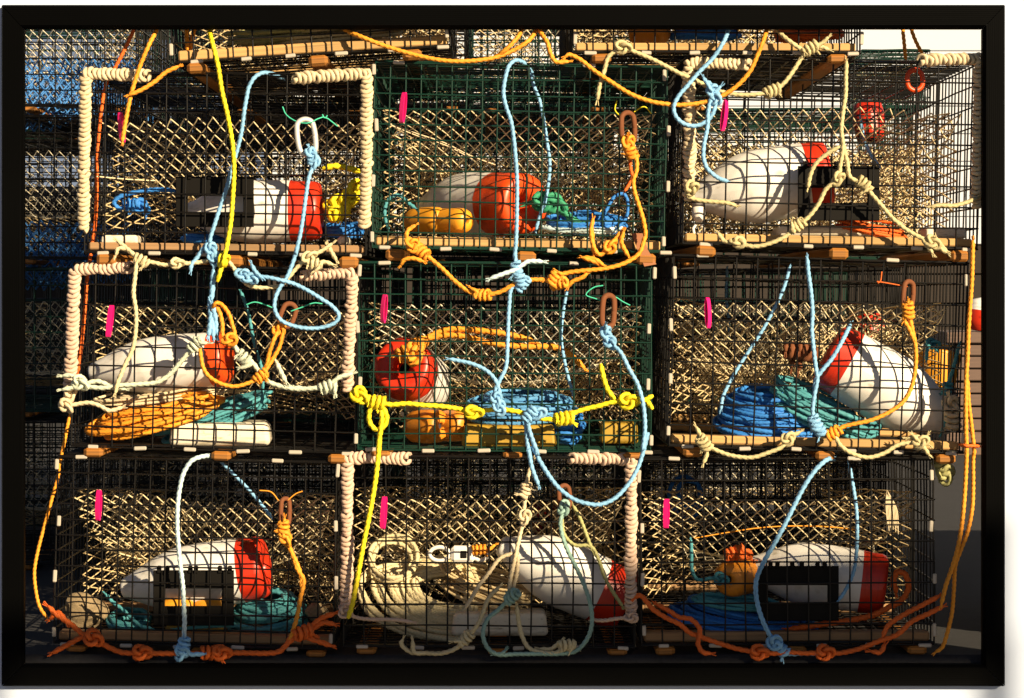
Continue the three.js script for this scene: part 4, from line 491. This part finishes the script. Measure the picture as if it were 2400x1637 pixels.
rope('light_blue_rope', 'thin pale blue rope hanging behind the netting of the blue coil trap', mat.lightblue, 0.0075, ['f', [528, 235], [522, 400], [535, 520], [538, 660]], { z: -0.55 });
rope('light_blue_rope', 'thin pale blue rope hanging behind the forked khaki rope', mat.lightblue, 0.0085, ['c', [1280, 690], [1300, 800], [1340, 900], [1385, 960]], { z: -0.2 });
// thin twine ties
function tie(label, m, r, ...P) { const g = new GB(); for (const q of P) g.ring(new THREE.CatmullRomCurve3(q.map(([x, y, z = 0.016]) => rp(r, x, y, z))).getPoints(14), 0.0013, 5, true); return tag(g.mesh('twine_tie', m), label, 'twine', 'twine ties on the links'); }
tie('green twine holding the white chain link', mat.greentwine, 'a', [[1640, 620], [1660, 665, 0.02], [1720, 705, 0.025], [1790, 715, 0.03], [1880, 680], [1960, 735]], [[1870, 665], [1885, 685], [1900, 670]]);
tie('green twine holding the rusty link on the green trap', mat.greentwine, 'e', [[1585, 335], [1530, 345], [1480, 390], [1540, 415], [1590, 430]], [[1600, 400], [1660, 405], [1700, 430], [1748, 455]]);
tie('green twine holding the link beside the pale blue loop', mat.greentwine, 'd', [[1490, 450], [1540, 435], [1600, 450], [1650, 470]], [[1760, 490], [1830, 465], [1900, 440], [1950, 445]]);
tie('orange twine holding the link near the quay', mat.orange, 'g', [[1570, 310], [1640, 320], [1690, 380]], [[1740, 370], [1790, 330], [1830, 315]]);
tie('rust twine across the top of the blue coil trap', mat.deeporange, 'f', [[1435, 310], [1500, 320], [1620, 342]], [[1465, 250], [1455, 310], [1440, 320]]);
tie('yellow twine over the rusty link in the upper green trap', mat.yellow, 'b', [[1600, 585], [1590, 640], [1640, 690]], [[1700, 650], [1760, 620], [1800, 660]]);
tie('cream cord across the left of the vent trap', mat.twine, 'a', [[560, 1025, -0.02], [720, 1040, -0.03], [900, 1050, -0.05]]);
tie('frayed cream twine hanging in the open netting', mat.binding, 'i', ...Array.from({ length: 9 }, (_, k) => [[1495, 310, -0.02], [1490 + k * 8, 400 + k * 3, -0.02], [1500 + k * 8, 520 + (k * 37 % 60), -0.02]]));
tie('orange cord edging the slack netting above the shaded buoy', mat.orange, 'i', [[330, 600, -0.1], [500, 570, -0.1], [740, 535, -0.1], [980, 525, -0.1], [1200, 535, -0.1], [1320, 550, -0.1]]);
tie('cream cord pair running down across the upper green trap', mat.binding, 'b', [[285, 720, 0.004], [420, 770, -0.03], [600, 830, -0.08], [740, 900, -0.12], [900, 960, -0.14]], [[290, 728, 0.004], [430, 785, -0.03], [620, 850, -0.08], [760, 925, -0.12]]);

// coils and hanks of rope
function coil(name, label, m, r, cx, cy, z, a, b, dz, ang, n, dia, heap = 0, dome = false, inner = 0.6, rs = 1, us = 1) {
  const g = new GB(), c = rp(r, cx, cy, z), A = px(a, r), B = px(b, r), H = px(heap, r), ca = Math.cos(ang), sa = Math.sin(ang), pts = [];
  let s = 1, y0 = 0, e = 0;
  for (let k = 0; k < n; k++) for (let q = 0; q < 14; q++) {
    if (q === 0) { const f = k / n; s = dome ? rr(0.86, 1.06) * Math.sqrt(Math.max(0.1, 1 - f * f * 0.9)) : rr(inner, 1.08); y0 = (f - 0.5) * 2 * H + rr(-0.25, 0.25) * H * (dome ? 0.4 : 1); e = rr(-1, 1); }
    const t = (q / 14) * 6.28319, x = Math.cos(t) * A * s * rr(0.98, 1.02) * (Math.cos(t) > 0 ? rs : 1) + e * A * 0.04, y = Math.sin(t) * B * s * (Math.sin(t) > 0 ? us : 1) + y0 * (dome ? 1 : 1.2 - 0.3 * s) + Math.cos(t + k) * e * 0.006 + rr(-0.0015, 0.0015), zz = Math.sin(t) * -dz * s + rr(-0.003, 0.003);
    pts.push(V(c.x + x * ca - y * sa, Math.max(c.y + x * sa + y * ca, 0.01), c.z + zz));
  }
  g.rope(pts, dia * 0.46, { radial: 12, step: 0.8 });
  return tag(g.mesh(name, m), label, 'rope coil', 'rope coils lying in the traps');
}
coil('rope_coil', 'orange rope hank lying slantwise under the white buoy', mat.orange, 'd', 940, 1115, -0.07, 400, 45, 0.04, 0.24, 13, 0.0105, 62);
coil('rope_coil', 'pale teal rope hank beside the orange hank', mat.teal, 'd', 1290, 1120, -0.10, 350, 40, 0.04, 0.36, 11, 0.0098, 50);
coil('rope_coil', 'cream braided cord bundle above the orange hank', mat.binding, 'd', 1000, 985, -0.12, 420, 24, 0.04, 0.14, 10, 0.0065, 40);
coil('rope_coil', 'pale blue rope pile behind the yellow rope in the lower green trap', mat.midblue, 'e', 1090, 1045, -0.13, 350, 40, 0.08, 0.0, 13, 0.0095, 75, true);
coil('rope_coil', 'dark blue rope pile at the right of the long yellow brick', mat.blue, 'e', 1360, 1190, -0.12, 110, 30, 0.05, 0.0, 8, 0.0105, 70);
coil('rope_coil', 'big blue rope coil heaped on the slat', mat.blue, 'f', 780, 1075, -0.14, 310, 50, 0.09, -0.04, 20, 0.0105, 125, true);
coil('rope_coil', 'teal rope coil lying over the blue coil under the tilted buoy', mat.teal, 'f', 1110, 1090, -0.105, 330, 40, 0.05, -0.42, 13, 0.0105, 85);
coil('rope_coil', 'dark teal rope coil in shade right of the vent', mat.teal, 'g', 1620, 1030, -0.12, 230, 60, 0.07, 0.08, 16, 0.0105, 95, true);
coil('rope_coil', 'dark teal rope scrap between the stone and the vent', mat.teal, 'g', 780, 1090, -0.12, 120, 25, 0.05, 0.0, 5, 0.0105, 30);
coil('rope_coil', 'large cream rope coil filling the left half of its trap', mat.cream, 'h', 850, 860, -0.13, 640, 350, 0.06, 0.03, 21, 0.0118, 18, false, 0.4, 0.12, 0.3);
coil('rope_coil', 'brown braided cord heap between the cream coil and the buoy', mat.twine2, 'h', 1020, 900, -0.14, 330, 40, 0.05, -0.32, 16, 0.006, 75);
coil('rope_coil', 'cream rope bight standing behind the large cream coil', mat.cream, 'h', 440, 720, -0.15, 150, 130, 0.04, 0.1, 3, 0.0115, 20, false, 0.75);
coil('rope_coil', 'deep blue rope coil under the shaded buoy', mat.blue, 'i', 640, 1050, -0.13, 440, 40, 0.09, -0.12, 17, 0.0105, 75, true);
coil('rope_coil', 'pale teal rope strands in front of the orange float', mat.teal, 'i', 600, 980, -0.07, 290, 22, 0.02, -0.12, 4, 0.0098, 18);
coil('rope_coil', 'blue rope pile below the green rope', mat.blue, 'b', 1420, 1290, -0.1, 220, 28, 0.06, 0.0, 10, 0.0098, 42);
coil('rope_coil', 'white and blue rope strands on the slat of the green trap', mat.paleblue, 'b', 1400, 1325, -0.06, 230, 14, 0.03, 0.0, 3, 0.0098, 10);
coil('rope_coil', 'blue rope pile behind the nose of the buoy by the vent', mat.blue, 'a', 1180, 1385, -0.12, 120, 14, 0.05, 0, 6, 0.0098, 18);
coil('rope_coil', 'blue rope pile in the right corner of the vent trap', mat.blue, 'a', 1990, 1335, -0.14, 110, 14, 0.05, 0, 6, 0.0098, 26);
coil('rope_coil', 'orange rope strands spread under the right vent', mat.deeporange, 'c', 1350, 1320, -0.09, 210, 22, 0.05, -0.2, 7, 0.0075, 30);
coil('rope_coil', 'cream and green rope heap in the tilted top trap', mat.olive, 'a', 1800, 195, -0.1, 480, 30, 0.07, 0.06, 11, 0.0105, 55);
coil('rope_coil', 'cream rope heap in the tilted top trap', mat.cream, 'a', 1950, 175, -0.08, 420, 30, 0.06, 0.06, 9, 0.0105, 50);
coil('rope_coil', 'blue rope coil on the slat of the top trap', mat.blue, 'c', 380, 175, -0.09, 230, 24, 0.06, 0, 11, 0.0105, 50);
coil('rope_coil', 'red orange rope at the right of the top trap', mat.deeporange, 'c', 980, 180, -0.09, 180, 24, 0.05, 0, 8, 0.012, 40);
coil('rope_coil', 'blue rope scrap hanging behind the netting of the orange float trap', mat.blue, 'i', 300, 330, -0.5, 120, 110, 0.03, -0.6, 3, 0.01, 30);
float('net_float', 'orange float on the slat of the top trap', rp('b', 1680, 175, -0.09), rp('b', 1900, 165, -0.06), px(95, 'b'), mat.orangefloat);
for (const [x, y, w] of [[-1.15, 0.72, 'third'], [-1.13, 1.13, 'topmost']]) { // blue netting in the stack beyond the left end
  const g = new GB(); for (let c = 0; c < 3; c++) { const f = rr(5, 9), p = rr(0, 6); g.net((s, t) => V(x + (s - 0.5) * 0.48, y + 0.15 * t - 0.02 * Math.sin(s * 3.14) + 0.012 * Math.sin(s * f + p), -1.62 - c * 0.12 + 0.04 * Math.sin(s * f + t * 4 + p)), 20, 9, 0.0022, 0.003); }
  tag(g.mesh('blue_netting', mat.bluenet), 'blue netting folded inside the ' + w + ' trap of the stack beyond the left end', 'netting', 'blue netting beyond the left end');
}
{ const g = thing('standing_buoy', 'red and white buoy on the far lumber stack at the right end', 'buoy', V(2.03, 0.516, -6.1)); lathe(V(0, 0, 0), V(0.02, 0.14, 0), [[0, 0.01], [0.02, 0.05], [0.3, 0.066], [0.62, 0.066]], mat.red, 'body', g, 24); lathe(V(0, 0, 0), V(0.02, 0.14, 0), [[0.62, 0.065], [0.9, 0.052], [1, 0.01]], mat.buoy, 'cap', g, 24); }

scene.updateMatrixWorld(true);
renderer.render(scene, camera);
